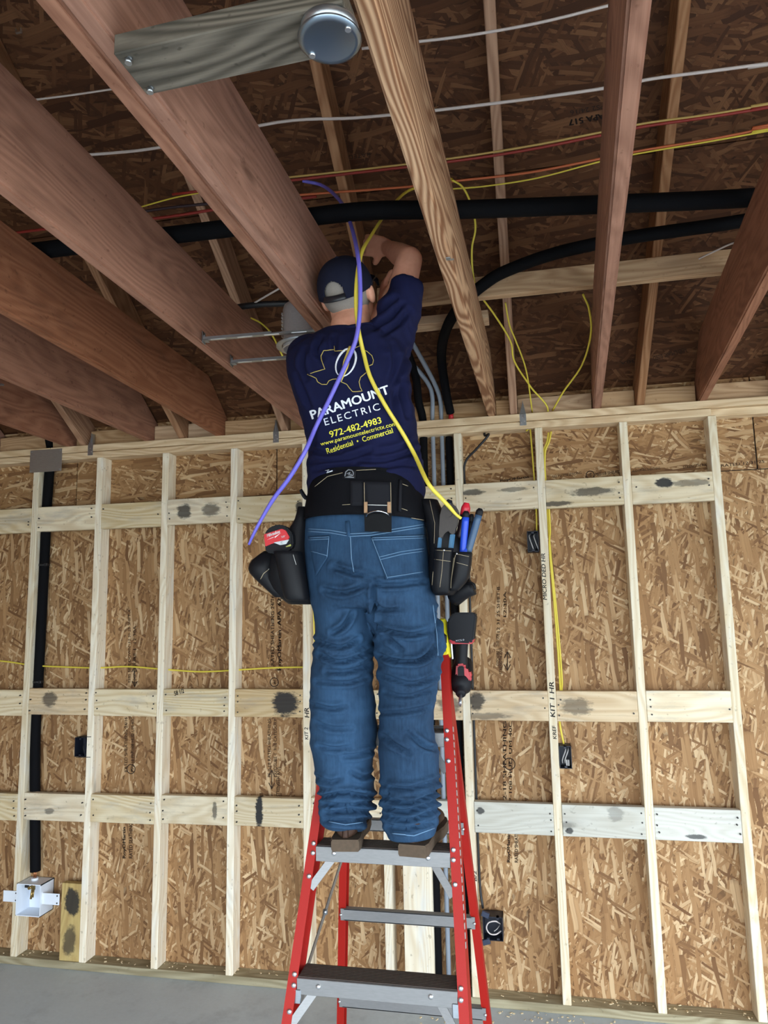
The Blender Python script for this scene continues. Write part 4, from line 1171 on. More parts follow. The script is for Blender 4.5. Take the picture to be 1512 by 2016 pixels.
slab('logo_bolt', tm, [(526, 1063), (538, 1057), (537, 1059), (553, 1049), (541, 1059), (541, 1057)], TY-0.0044, 0.0006, M_PW2, 0)
print_plane('size_mark', tm, "25'", (554, 1059), (562, 1057), 3.5, TY-0.0045, M_PW2, heavy=0.05)
print_plane('lock_mark', tm, 'C', (553, 1070), (557, 1069.5), 3.5, TY-0.006, M_BLKP)
# pliers, cutters and drivers on the right
TR = RY-0.055
pl = empty('diagonal_pliers', P(880, 1085, TR)); tag(pl, 'dark wide-jawed pliers with teal handles upside down in the right pouch', 'pliers')
M_IRON = plain('dark_iron', srgb(52, 46, 42), 0.4, 0.5, grain=0.2, gs=120)
M_TEAL = plain('teal_grip', srgb(28, 96, 134), 0.45)
slab('jaws', pl, [(864, 1050), (866, 1014), (870, 996), (882, 991), (896, 994), (903, 1006), (904, 1018), (898, 1034), (895, 1052), (886, 1052), (884, 1042), (876, 1047), (871, 1060), (864, 1060)], TR-0.012, 0.016, M_IRON, 0.003)
bm = bmesh.new(); c_ = P(884, 1012, TR-0.012); bm_cyl(bm, c_+Vector((0, -0.004, 0)), c_+Vector((0, 0.002, 0)), 0.009, 16); mesh_obj('pivot', bm, M_IRON, pl)
slab('handle', pl, [(863, 1056), (870, 1056), (868, 1082), (860, 1082)], TR-0.010, 0.012, M_TEAL, 0.003)
slab('handle', pl, [(886, 1050), (896, 1050), (892, 1084), (882, 1083)], TR-0.010, 0.012, M_TEAL, 0.003)
def driver(name, label, a, b, r, mat, tipmat, tip=0.25, cat='screwdriver', y=None):
    y = TR if y is None else y
    e = empty(name, P(*a, y)); tag(e, label, cat)
    A, B = P(*a, y), P(*b, y-0.004)
    k = A.lerp(B, 1-tip)
    tube('handle', e, [A, A.lerp(k, 0.5), k], [r*0.95, r, r*1.0], mat, 12, 4)
    tube('end_cap', e, [k, k.lerp(B, 0.6), B], [r*1.02, r*1.0, r*0.55], tipmat, 12, 5)
    return e
lp_ = empty('lineman_pliers', P(917, 1095, TR)); tag(lp_, 'blue-handled pliers with spread grips at the outer edge of the pouch', 'pliers')
for a, b, mat in (((911, 1090), (918, 1006), plain('blue_grip', srgb(34, 74, 196), 0.4)), ((921, 1090), (946, 1001), plain('slate_grip', srgb(58, 84, 112), 0.45))):
    A, B = P(*a, TR), P(*b, TR-0.004); k_ = A.lerp(B, 0.85)
    hd_ = tube('handle', lp_, [A, A.lerp(k_, 0.5), k_], [0.0095, 0.0105, 0.0105], mat, 12, 4)
    tube('end_cap', hd_, [k_, k_.lerp(B, 0.6), B], [0.0107, 0.0105, 0.0055], M_BLKP, 12, 5)
bm = bmesh.new(); ell(bm, Matrix.Translation(P(916, 1088, TR)), (0, 0, 0), (0.014, 0.011, 0.016), 16, 10); mesh_obj('joint', bm, bpy.data.materials['blue_grip'], lp_, smooth=True)
driver('screwdriver', 'black slim screwdriver handle between the spread blue grips', (920, 1088), (929, 1012), 0.008, M_BLKP, M_BLKP, 0.2, y=TR+0.02)
driver('screwdriver', 'red-tipped screwdriver handle at the back of the right pouch', (906, 1060), (919, 990), 0.0135, plain('dark_grip', (0.02, 0.01, 0.012), 0.4), plain('red_grip', srgb(204, 40, 56), 0.35), 0.35, y=TR+0.025)
driver('nut_driver', 'screwdriver with a broad black butt end next to the belt', (868, 1040), (886, 984), 0.012, M_BLKP, plain('butt_black', srgb(30, 36, 46), 0.25), 0.3, y=TR+0.035)
# ------------------------------------------------------------------ impact driver hanging on the ladder rail
DY = -1.30
dv = empty('impact_driver', P(905, 1400, DY)); tag(dv, 'red and black cordless impact driver hanging upside down on the ladder', 'power tool')
M_DRED = plain('driver_red', srgb(176, 20, 34), 0.4)
slab('battery', dv, [(880, 1222), (892, 1206), (935, 1206), (937, 1212), (932, 1262), (925, 1267), (893, 1265), (888, 1256), (881, 1252)], DY-0.035, 0.07, M_BLKP, 0.006)
slab('battery_rail', dv, [(883, 1257), (933, 1256), (931, 1268), (886, 1268)], DY-0.03, 0.06, M_DRED, 0.004)
tube('grip', dv, [P(910, 1264, DY), P(909, 1290, DY), P(908, 1316, DY)], [0.019, 0.018, 0.02], M_BLKP, 16, 4)
slab('trigger_guard', dv, [(898, 1308), (914, 1306), (918, 1314), (917, 1322), (925, 1320), (929, 1334), (926, 1344), (900, 1342), (896, 1334)], DY-0.028, 0.056, M_DRED, 0.006)
slab('trigger', dv, [(901, 1312), (913, 1311), (914, 1332), (901, 1333)], DY-0.034, 0.03, M_BLKP, 0.003)
bm = bmesh.new()
hc = P(909, 1340, DY)
M = Matrix.Translation(hc) @ Matrix.Rotation(math.radians(128), 4, 'X')
bm_lathe(bm, [(0, -0.085), (0.03, -0.08), (0.034, -0.04), (0.034, 0.01), (0.03, 0.03), (0.022, 0.036), (0.016, 0.042), (0.016, 0.056), (0.012, 0.062), (0, 0.062)], M, 24)
mesh_obj('motor_head', bm, M_BLKP, dv, smooth=True)
bm = bmesh.new(); bm_cyl(bm, M @ Vector((0, 0, 0.06)), M @ Vector((0, 0, 0.10)), 0.005, 10)
mesh_obj('bit', bm, M_STEEL, dv)
M_TINY = plain('print_grey', srgb(190, 192, 196), 0.5)
print_plane('mark', dv, 'XC5.0', (897, 1263), (914, 1261), 3.0, DY-0.037, M_TINY)
bm = bmesh.new()
M, L = frame(P(884, 1245, DY+0.0), (RFx(1.66)+0.016, fy(1.66)+0.05, 1.66)); bm_box(bm, (-0.01, -0.012, -0.003), (L, 0.012, 0.003), M, bevel=0.001)
mesh_obj('belt_hook', bm, M_STEEL, dv)
# ------------------------------------------------------------------ pipes, cables, boxes
M_PIPEB = plain('black_foam', (0.004, 0.004, 0.005), 0.8, spec=0.12, grain=0.3, gs=300)
M_PVC = plain('grey_conduit', srgb(140, 148, 158), 0.45)
M_YCAB = plain('yellow_cable', srgb(226, 206, 74), 0.5)
M_OCAB = plain('orange_cable', srgb(200, 104, 60), 0.5)
M_RCAB = plain('red_cable', srgb(150, 44, 36), 0.5)
M_WCAB = plain('white_cable', srgb(214, 202, 196), 0.5)
M_BCAB = plain('black_cable', (0.01, 0.01, 0.012), 0.5)
M_PURP = plain('purple_cable', srgb(112, 104, 206), 0.45)
M_BOXB = plain('box_navy', srgb(22, 26, 40), 0.5)
M_WIRE = plain('bare_wire', srgb(176, 172, 168), 0.4)
M_WHITE = plain('white_plastic', srgb(232, 238, 246), 0.4)
M_BRASS = plain('brass', srgb(176, 148, 92), 0.35, 0.9)
def single(o, label, cat, group=None): return tag(o, label, cat, group)
RN = Vector((0, SL, 1)).normalized()
def onraf(px, py, drop=0.0):
    """point under the rafters (their lower faces) seen at a photo pixel"""
    q = Vector((0, 0, 2.80-drop)); d = ray(px, py)
    return CAM+d*((q-CAM).dot(RN)/d.dot(RN))
def zpt(px, py, z): return at(px, py, 2, z)
# insulated pipe on the left with ties
lp = empty('insulated_pipe', (0.45, 0.045, 0.44)); tag(lp, 'black foam-insulated water pipe running down to the white outlet box', 'pipe')
tube('insulation', lp, [(0.455, 0.05, 2.705), (0.447, 0.05, 2.4), (0.447, 0.052, 2.15), (0.443, 0.052, 1.46), (0.440, 0.052, 1.16), (0.462, 0.05, 0.75), (0.478, 0.045, 0.55), (0.486, 0.042, 0.455)], 0.027, M_PIPEB, 14, 6)
for z, x in ((2.11, 0.447), (1.455, 0.443)):
    bm = bmesh.new(); bm_cyl(bm, (x, 0.052, z-0.006), (x, 0.052, z+0.006), 0.0295, 16); bm_box(bm, (x+0.02, 0.02, z-0.008), (x+0.038, 0.035, z+0.008), bevel=0.002)
    mesh_obj('cable_tie', bm, M_BCAB, lp)
bm = bmesh.new(); bm_cyl(bm, (0.455, 0.05, 2.784), (0.452, 0.02, 2.88), 0.021, 14); mesh_obj('upper_end', bm, M_PIPEB, lp)
# white outlet box with brass valve
ob = empty('outlet_box', (0.505, 0.0, 0.255)); tag(ob, 'white plastic water outlet box with a brass valve between two studs', 'outlet box')
x0, x1, z0, z1, yf, yb = 0.425, 0.572, 0.252, 0.412, -0.022, 0.085
bm = bmesh.new(); t_ = 0.004
bm_box(bm, (x0, yf, z0), (x0+t_, yb, z1)); bm_box(bm, (x1-t_, yf, z0), (x1, yb, z1)); bm_box(bm, (x0, yf, z0), (x1, yb, z0+t_)); bm_box(bm, (x0, yf, z1-t_), (x1, yb, z1)); bm_box(bm, (x0, yb-t_, z0), (x1, yb, z1))
mesh_obj('case', bm, M_WHITE, ob)
for a, b in ((0.335, x0), (x1, 0.672)):
    bm = bmesh.new(); bm_box(bm, (a, -0.008, 0.312), (b, -0.004, 0.368), bevel=0.0008)
    br = mesh_obj('mounting_flange', bm, M_WHITE, ob)
    bm = bmesh.new(); xx = a+0.012 if a > 0.5 else b-0.012
    xx = (b-0.012) if a > 0.5 else (b-0.012)
    for zz in (0.322, 0.358):
        bm = bmesh.new(); bm_cyl(bm, (xx, -0.010, zz), (xx, -0.007, zz), 0.004, 10); mesh_obj('screw', bm, M_NAIL, br)
bm = bmesh.new(); bm_cyl(bm, (0.486, 0.04, 0.410), (0.486, 0.04, 0.424), 0.018, 16); mesh_obj('bushing', bm, M_WHITE, ob)
M_CU = plain('copper', srgb(196, 130, 90), 0.35, 0.9)
for dx in (-0.005, 0.005):
    bm = bmesh.new(); bm_cyl(bm, (0.486+dx, 0.04, 0.42), (0.486+dx, 0.04, 0.462), 0.0035, 8); mesh_obj('copper_stub', bm, M_CU, ob)
bm = bmesh.new(); bm_cyl(bm, (0.486, 0.03, 0.408), (0.486, 0.03, 0.365), 0.011, 14); bm_cyl(bm, (0.486, 0.03, 0.385), (0.486, -0.005, 0.385), 0.008, 12); bm_cyl(bm, (0.483, 0.028, 0.368), (0.482, 0.02, 0.322), 0.006, 12); bm_cyl(bm, (0.492, 0.028, 0.368), (0.493, 0.022, 0.33), 0.004, 10)
mesh_obj('valve', bm, M_BRASS, ob, smooth=False)
bm = bmesh.new(); bm_box(bm, (0.455, 0.0, 0.384), (0.482, 0.006, 0.398), bevel=0.002); mesh_obj('valve_handle', bm, M_BCAB, ob)
# single-gang boxes nailed to the studs, wires folded inside
def gang_box(x0, x1, z0, z1, label, yf=-0.002, depth=0.075, tabs=True, side=1):
    e = empty('electrical_box', ((x0+x1)/2, 0.03, z0)); tag(e, label, 'electrical box', 'wall electrical boxes')
    bm = bmesh.new(); t_ = 0.0028; yb = yf+depth
    bm_box(bm, (x0, yf, z0), (x0+t_, yb, z1)); bm_box(bm, (x1-t_, yf, z0), (x1, yb, z1)); bm_box(bm, (x0, yf, z0), (x1, yb, z0+t_)); bm_box(bm, (x0, yf, z1-t_), (x1, yb, z1)); bm_box(bm, (x0, yb-t_, z0), (x1, yb, z1))
    xm = (x0+x1)/2
    n = 1 if x1-x0 < 0.08 else 2
    for k in range(n):
        xc = x0+(x1-x0)*(k+0.5)/n
        bm_box(bm, (xc-0.006, yf, z1-0.012), (xc+0.006, yf+0.02, z1)); bm_box(bm, (xc-0.006, yf, z0), (xc+0.006, yf+0.02, z0+0.012))
    mesh_obj('case', bm, M_BOXB, e)
    return e, xm, (z0+z1)/2
e, xm, zm = gang_box(3.171, 3.226, 2.085, 2.187, 'navy single outlet box high beside the lettered stud, wires folded inside')
for k, dx in enumerate((-0.012, 0.0, 0.011)):
    tube('wire', e, [(xm+dx+0.002, 0.05, zm+0.04), (xm+dx-0.006, 0.015, zm+0.025), (xm+dx+0.010, 0.008, zm-0.03), (xm+dx+0.012, 0.03, zm-0.04)], 0.0028, (M_WIRE, M_BCAB, M_WIRE)[k], 8, 6)
e, xm, zm = gang_box(3.272, 3.328, 1.064, 1.166, 'navy single outlet box at mid height under the yellow cable end')
for k, dx in enumerate((-0.006, 0.006)):
    tube('wire', e, [(xm+dx+0.008, 0.05, zm+0.04), (xm+dx+0.008, 0.012, zm+0.03), (xm+dx-0.008, 0.008, zm-0.01), (xm+dx-0.008, 0.02, zm-0.03)], 0.003, M_WIRE, 8, 6)
for dx in (0.004, 0.013):
    bm = bmesh.new(); bm_box(bm, (xm+dx-0.003, 0.008, zm-0.04), (xm+dx+0.004, 0.03, zm-0.012), bevel=0.001); mesh_obj('wire_nut', bm, M_WIRE, e)
e, xm, zm = gang_box(0.727, 0.790, 1.066, 1.166, 'navy outlet box on the far left beside a white stud', yf=-0.006)
tube('wire', e, [(xm+0.008, 0.05, zm+0.03), (xm+0.004, 0.02, zm-0.0), (xm+0.012, 0.02, zm-0.03)], 0.0028, M_BCAB, 8, 6)
for zz in (1.062, 1.168):
    bm = bmesh.new(); bm_cyl(bm, (0.735, 0.0, zz), (0.82, 0.0, zz+0.002), 0.002, 6); mesh_obj('box_nail', bm, M_NAIL, e)
e, xm, zm = gang_box(2.886, 2.978, 0.289, 0.393, 'navy double outlet box low beside the ladder with a white wire loop', yf=-0.004)
tube('wire', e, [(xm+0.034, 0.03, zm+0.01), (xm+0.012, 0.006, zm+0.03), (xm-0.02, 0.004, zm+0.022), (xm-0.03, 0.004, zm-0.003), (xm-0.015, 0.004, zm-0.025), (xm+0.012, 0.004, zm-0.026), (xm+0.036, 0.02, zm-0.016)], 0.0032, M_WCAB, 8, 6)
tube('wire', e, [(xm+0.03, 0.03, zm+0.004), (xm+0.018, 0.008, zm-0.004), (xm+0.004, 0.006, zm-0.014)], 0.002, M_WIRE, 8, 6)
for zz, rot in ((0.40, 0.35), (0.281, -0.3)):
    bm = bmesh.new(); M = Matrix.Translation((2.899, 0.0, zz)) @ Matrix.Rotation(rot, 4, 'Y'); bm_box(bm, (-0.018, -0.006, -0.012), (0.018, 0.01, 0.012), M, bevel=0.002)
    mesh_obj('side_clip', bm, plain('clip_blue', srgb(48, 56, 76), 0.5), e)

# conduits and drain pipes in the bay behind the person
YC = 0.05
def riser(name, x, r, mat, top, label, cat='conduit', zb=0.05):
    return single(tube(name, None, [(x, YC, zb), (x, YC, 0.8), (x, YC, 1.6), (x, YC, 2.3), (x, YC, 2.6)]+top, r, mat, 14, 6), label, cat)
riser('drain_pipe', 2.662, 0.021, M_PIPEB, [(2.662, YC, 2.80), at(824, 790, 1, 0.0), at(818, 740, 1, -0.12), at(800, 690, 1, -0.3)], 'black drain pipe nearest the wide board in the conduit bay', 'pipe')
riser('conduit', 2.713, 0.0115, M_PVC, [(2.713, YC, 2.80), at(851, 780, 1, 0.0), at(841, 752, 1, -0.06), at(808, 712, 1, -0.22), at(780, 680, 1, -0.4)], 'grey plastic conduit next to the black drain pipe, bending up to the roof')
riser('conduit', 2.760, 0.0115, M_PVC, [(2.760, YC, 2.80), at(867, 790, 1, 0.0), at(856, 756, 1, -0.07), at(816, 682, 1, -0.33), at(790, 640, 1, -0.5)], 'grey plastic conduit next to the thick black hose, bending up to the roof')
riser('drain_pipe', 2.797, 0.019, M_PIPEB, [(2.797, YC, 2.70)], 'black pipe standing against the stud in the conduit bay', 'pipe')
# black insulated lines overhead
hz = empty('refrigerant_line', at(888, 815, 1, 0.03)); tag(hz, 'thick black insulated line curving over the cross piece and down to the plate', 'pipe')
tube('insulation', hz, [(6.6, -1.2, 3.125), (4.6, -1.12, 3.165), zpt(1500, 428, 3.165), zpt(1250, 466, 3.165), zpt(1100, 497, 3.165), zpt(1000, 532, 3.15), at(955, 558, 1, -0.825), at(912, 596, 1, -0.79), at(880, 645, 1, -0.6), at(869, 700, 1, -0.25), at(878, 770, 1, -0.06), at(887, 813, 1, 0.02)], [0.024, 0.024, 0.024, 0.024, 0.024, 0.024, 0.024, 0.024, 0.023, 0.023, 0.022, 0.021], M_PIPEB, 14, 8)
bm = bmesh.new(); p_ = at(888, 822, 1, 0.02); bm_cyl(bm, p_+Vector((0, 0, 0.02)), Vector((p_.x, p_.y, 2.786)), 0.013, 12); mesh_obj('red_end', bm, plain('red_tape', srgb(190, 40, 44), 0.5), hz)
single(tube('refrigerant_line', None, [(-1.2, -1.5, 3.105), (0.6, -1.48, 3.105), zpt(80, 493, 3.105), zpt(430, 452, 3.105), zpt(700, 417, 3.105), zpt(900, 413, 3.105), zpt(1200, 402, 3.105), zpt(1500, 388, 3.105), (4.8, -1.15, 3.105), (6.6, -1.1, 3.105)], 0.029, M_PIPEB, 14, 8), 'long straight black insulated line lying across the tops of the joists', 'pipe')
single(tube('thin_pipe', None, [(2.62, -0.70, 3.172), (3.1, -0.72, 3.172), (3.6, -0.73, 3.172), (4.4, -0.74, 3.175)], 0.010, M_BCAB, 10, 4), 'thin black pipe lying along the top of the cross piece', 'pipe')
single(tube('drain_hose', None, [(1.9, -0.85, 3.1), zpt(480, 603, 3.1), zpt(545, 598, 3.1), (2.44, -0.8, 3.1)], 0.013, M_BCAB, 10, 4), 'short black hose seen above the metal can light', 'pipe')
# white, red and orange cables clipped under the rafters
def rcable(name, pts, r, mat, label, drop=0.006):
    P_ = [onraf(x, y, drop) for x, y in pts]
    P_ = [P_[0]*2-P_[1]]+P_+[P_[-1]*2-P_[-2]]
    if P_[-1].x > 3.9: P_.append(Vector((6.8, P_[-1].y, P_[-1].z)))
    if P_[0].x < 1.1: P_.insert(0, Vector((-1.2, P_[0].y, P_[0].z)))
    return single(tube(name, None, P_, r, mat, 8, 6), label, 'cable')
rcable('white_cable', [(815, 83), (920, 70), (1060, 45), (1210, 8)], 0.0048, M_WCAB, 'white cable nearest the top edge, right of the yellow-grained joist')
rcable('white_cable', [(135, 308), (310, 291), (545, 241), (700, 232), (850, 218), (1040, 195), (1200, 172), (1285, 155), (1400, 140), (1512, 125)], 0.0055, M_WCAB, 'long white cable crossing the roof above the orange cables')
rcable('white_cable', [(40, 200), (150, 186), (230, 174)], 0.0035, M_WCAB, 'short white cable at the upper left behind the twin joists')
rcable('yellow_cable', [(560, 350), (700, 335), (880, 313), (1040, 288), (1190, 259), (1275, 242), (1400, 225), (1512, 206)], 0.004, plain('tan_cable', srgb(196, 164, 92), 0.5), 'tan cable running just above the dark red cable')
rcable('red_cable', [(600, 352), (880, 319), (1040, 295), (1190, 265), (1275, 248), (1400, 230), (1512, 212)], 0.005, M_RCAB, 'dark red cable under the tan cable on the roof', 0.012)
rcable('orange_cable', [(640, 380), (800, 368), (900, 356), (1040, 340), (1190, 311), (1265, 296), (1400, 274), (1512, 252)], 0.0045, M_OCAB, 'orange cable, lowest on the right of the roof', 0.012)
rcable('yellow_cable', [(890, 372), (960, 366), (1060, 350), (1190, 316), (1270, 300), (1400, 278), (1512, 258)], 0.003, M_YCAB, 'thin yellow cable sagging beside the orange cable', 0.02)
rcable('red_cable', [(0, 462), (150, 444), (285, 432), (350, 424), (420, 413), (520, 400)], 0.006, M_RCAB, 'dark red cable pair crossing behind the left joists', 0.006)
rcable('black_cable', [(270, 418), (340, 408), (400, 402)], 0.006, plain('plum_cable', srgb(52, 34, 40), 0.5), 'dark plum cable above the red cable on the left')
rcable('yellow_cable', [(275, 408), (340, 390), (390, 380), (470, 362)], 0.003, M_YCAB, 'thin yellow cable above the plum cable on the left')
single(tube('white_cable', None, [at(482, 608, 1, -0.85), at(515, 588, 1, -0.9), at(550, 568, 1, -0.95)], 0.0038, M_WCAB, 8, 4), 'short white cable slanting behind the can light', 'cable')
single(tube('yellow_cable', None, [at(494, 626, 1, -0.9), at(515, 637, 1, -0.95), at(535, 658, 1, -1.05), at(556, 700, 1, -1.1)], 0.0035, M_YCAB, 8, 6), 'yellow cable running up behind the hanger bars', 'cable')
single(tube('white_cable', None, [at(1365, 515, 1, -0.74), at(1400, 498, 1, -0.85), at(1440, 480, 1, -0.95), at(1470, 474, 1, -1.0)], 0.0035, M_WCAB, 8, 5), 'short pale cable rising off the right end of the cross piece', 'cable')
# yellow cables: drop behind the yellow-grained joist, splits at the plate
YB = 0.03
single(tube('yellow_cable', None, [onraf(886, 352, 0.02), onraf(912, 370, 0.03), at(930, 410, 1, -0.95), at(936, 450, 1, -0.92), at(929, 490, 1, -0.88), at(932, 545, 1, -0.82), at(945, 580, 1, -0.72), at(975, 622, 1, -0.55), at(1005, 672, 1, -0.4), at(1013, 712, 1, -0.3), at(1045, 762, 1, -0.1), at(1079, 809, 1, 0.02), (3.19, YB, 2.70)], 0.0042, M_YCAB, 8, 6), 'yellow cable hanging beside the yellow-grained joist down to the plate', 'cable')
single(tube('yellow_cable', None, [at(995, 596, 1, -0.6), at(1003, 640, 1, -0.5), at(1015, 670, 1, -0.4), at(1036, 730, 1, -0.2), at(1048, 812, 1, 0.03)], 0.0035, M_YCAB, 8, 6), 'yellow cable close to the rafter above the steel tie', 'cable')
single(tube('yellow_cable', None, [at(1148, 580, 1, -0.65), at(1160, 610, 1, -0.55), at(1163, 660, 1, -0.42), at(1145, 720, 1, -0.22), at(1110, 770, 1, -0.08), at(1088, 808, 1, 0.03)], 0.0045, M_YCAB, 8, 6), 'yellow cable looping down from the roof between two joists', 'cable')
# down the wall along the lettered stud
single(tube('yellow_cable', None, [(3.212, YB, 2.706), (3.217, YB, 2.55), (3.222, YB, 2.3), (3.219, 0.04, 2.19)], 0.0042, M_YCAB, 8, 6), 'yellow cable left of the lettered stud going into the high box', 'cable')
single(tube('yellow_cable', None, [at(1085, 850, 1, 0.03), at(1081, 870, 1, 0.025), at(1073, 893, 1, 0.03), at(1074, 950, 1, 0.05), (3.283, 0.052, 2.36), (3.285, 0.05, 2.2), at(1082, 1080, 1, 0.02), at(1092, 1200, 1, 0.015), at(1099, 1290, 1, 0.015), at(1103, 1360, 1, 0.045), (3.284, 0.055, 1.3), (3.284, 0.035, 1.25), (3.296, 0.035, 1.17)], 0.0045, M_YCAB, 8, 6), 'yellow cable right of the lettered stud reaching the mid-height box', 'cable')
single(tube('yellow_cable', None, [at(1080, 852, 1, 0.035), at(1077, 870, 1, 0.03), at(1070, 893, 1, 0.04), (3.276, 0.058, 2.45), (3.278, 0.06, 2.2), at(1086, 1110, 1, 0.03), at(1098, 1230, 1, 0.02), at(1106, 1330, 1, 0.03), at(1106, 1362, 1, 0.05), (3.30, 0.06, 1.3)], 0.0045, M_YCAB, 8, 6), 'second yellow cable twisting with the first right of the lettered stud', 'cable')
# yellow cable threaded through the left studs
single(tube('yellow_cable', None, [(-0.2, 0.05, 1.60), (0.2, 0.05, 1.57), (0.41, 0.05, 1.545), (0.62, 0.05, 1.535), (0.81, 0.05, 1.53), (1.0, 0.05, 1.536), (1.22, 0.05, 1.52), (1.43, 0.05, 1.508), (1.625, 0.05, 1.516), (1.83, 0.05, 1.527), (2.03, 0.05, 1.53), (2.2, 0.05, 1.53)], 0.0045, M_YCAB, 8, 6), 'yellow cable threaded level through the studs on the left', 'cable')
single(tube('yellow_cable', None, [(2.062, 0.03, 2.25), (2.06, 0.035, 1.9), (2.066, 0.04, 1.6), (2.064, 0.05, 1.53), (2.066, 0.05, 1.3)], 0.004, M_YCAB, 8, 6), 'yellow cable stapled down the stud behind the left leg', 'cable')
# black cables near the conduit bay
single(tube('black_cable', None, [at(922, 668, 1, -0.3), at(921, 690, 1, -0.25), at(935, 730, 1, -0.12), at(955, 780, 1, -0.02), at(962, 816, 1, 0.03), (2.98, 0.04, 2.70), at(962, 856, 1, 0.02), at(940, 882, 1, 0.03), at(917, 908, 1, 0.05), at(914, 940, 1, 0.06), (2.875, 0.06, 2.3), (2.873, 0.06, 1.5), (2.872, 0.06, 0.6), (2.885, 0.04, 0.41)], 0.0065, M_BCAB, 8, 6), 'black cable crossing the plate and dropping beside the stud', 'cable')
# ------------------------------------------------------------------ the two cables hanging over the person's back
def over_back(px, py, off=0.012):
    h = cast(BV_S, px, py)
    return h[0]+h[1]*off
single(tube('purple_cable', None, [onraf(596, 356, 0.01), onraf(636, 366, 0.04), at(670, 396, 1, -1.28), at(690, 440, 1, -1.45), at(704, 500, 1, -1.63), at(709, 560, 1, -1.655), at(708, 620, 1, -1.655), at(700, 670, 1, -1.65), over_back(683, 720), over_back(655, 780), over_back(628, 840), at(600, 890, 1, -1.63), at(570, 940, 1, -1.62), at(540, 980, 1, -1.6), at(517, 1018, 1, -1.58), at(500, 1050, 1, -1.57), at(490, 1072, 1, -1.56)], [0.0065]*14+[0.0055, 0.005, 0.004], M_PURP, 10, 8), 'purple cable draped from the roof across the person\'s back', 'cable')
single(tube('yellow_cable', None, [onraf(890, 352, 0.03), at(850, 360, 1, -1.1), at(800, 378, 1, -1.2), at(760, 420, 1, -1.35), at(730, 465, 1, -1.5), at(712, 497, 1, -1.6), at(703, 545, 1, -1.64), at(701, 600, 1, -1.645), at(706, 650, 1, -1.64), over_back(716, 700), over_back(728, 745), over_back(757, 800), over_back(786, 850), over_back(812, 900), at(842, 950, 1, -1.63), at(868, 980, 1, -1.6), at(884, 997, 1, -1.585), at(897, 1012, 1, -1.565), at(908, 1021, 1, -1.56)], [0.005]*5+[0.006]*12+[0.0045, 0.0045], M_YCAB, 10, 8), 'bright yellow cable draped over the shoulder into the right pouch', 'cable')

# ------------------------------------------------------------------ mounting board with round box
mb = lumber('mounting_board', None, (2.538, -2.548, 2.762), (2.938, -2.565, 2.762), 0.100, 0.038,
            wood('weathered_board', srgb(122, 112, 98), srgb(66, 60, 50), stain=srgb(58, 56, 50), stain_amt=0.7, ring=14, ring_amt=0.5), up=(0, 0, 1))
tag(mb, 'weathered grey board nailed flat under the joists', 'board')
for y in (-2.585, -2.515):
    bm = bmesh.new(); bm_cyl(bm, (2.556, y, 2.738), (2.560, y, 2.7445), 0.0045, 10); bm_cyl(bm, (2.556, y, 2.733), (2.556, y, 2.74), 0.006, 10)
    mesh_obj('nail', bm, M_STEEL, mb)
M_GALV = plain('blank_cover_steel', (0.30, 0.36, 0.42), 0.28, 0.95)
jb = empty('round_box', (2.903, -2.572, 2.70)); tag(jb, 'round metal ceiling box with a blank steel cover on the weathered board', 'electrical box')
bm = bmesh.new(); Mj = Matrix.Translation((2.903, -2.572, 2.742)) @ Matrix.Rotation(math.pi, 4, 'X')
bm_lathe(bm, [(0, 0), (0.046, 0), (0.047, 0.004), (0.047, 0.018), (0, 0.018)], Mj, 36); mesh_obj('pan', bm, M_STEEL, jb, smooth=False)
bm = bmesh.new()
bm_lathe(bm, [(0, 0.018), (0.049, 0.018), (0.0515, 0.021), (0.050, 0.024), (0.044, 0.0265), (0.040, 0.0255), (0, 0.0245)], Mj, 40); mesh_obj('cover', bm, M_GALV, jb, smooth=True)
for a in (0.5, 0.5+math.pi):
    bm = bmesh.new(); q = Mj @ Vector((0.040*math.cos(a), 0.040*math.sin(a), 0.025)); bm_cyl(bm, q+Vector((0, 0, 0.002)), q-Vector((0, 0, 0.004)), 0.005, 12); mesh_obj('cover_screw', bm, M_RIVET, jb)
# ------------------------------------------------------------------ recessed can light on hanger bars
cl = empty('can_light', (2.40, -1.16, 2.79)); tag(cl, 'metal recessed can light held on two hanger bars between joists', 'light fixture')
CY = 0.075
bm = bmesh.new(); Mc = Matrix.Translation((2.400, -1.165, 2.765))
bm_lathe(bm, [(0.076, 0.0), (0.074, 0.012), (0.074, 0.15), (0.070, 0.165), (0.055, 0.178), (0, 0.180)], Mc, 32); bm_lathe(bm, [(0.071, 0.0), (0.070, 0.15), (0, 0.16)], Mc, 32); bm_lathe(bm, [(0.071, 0.0), (0.076, 0.0)], Mc, 32)
mesh_obj('housing', bm, metal('can_steel', (0.50, 0.47, 0.47), 0.3, me=0.55), cl, smooth=True)
bm = bmesh.new()
for k in range(7): bm_box(bm, (2.336, -1.222, 2.80+k*0.014), (2.3415, -1.212, 2.808+k*0.014))
mesh_obj('vent_slots', bm, M_RIVET, cl)
bm = bmesh.new()
bm_lathe(bm, [(0.077, 0.012), (0.098, 0.012), (0.098, 0.016), (0.077, 0.016)], Mc, 32)
mesh_obj('mounting_collar', bm, M_STEEL, cl)
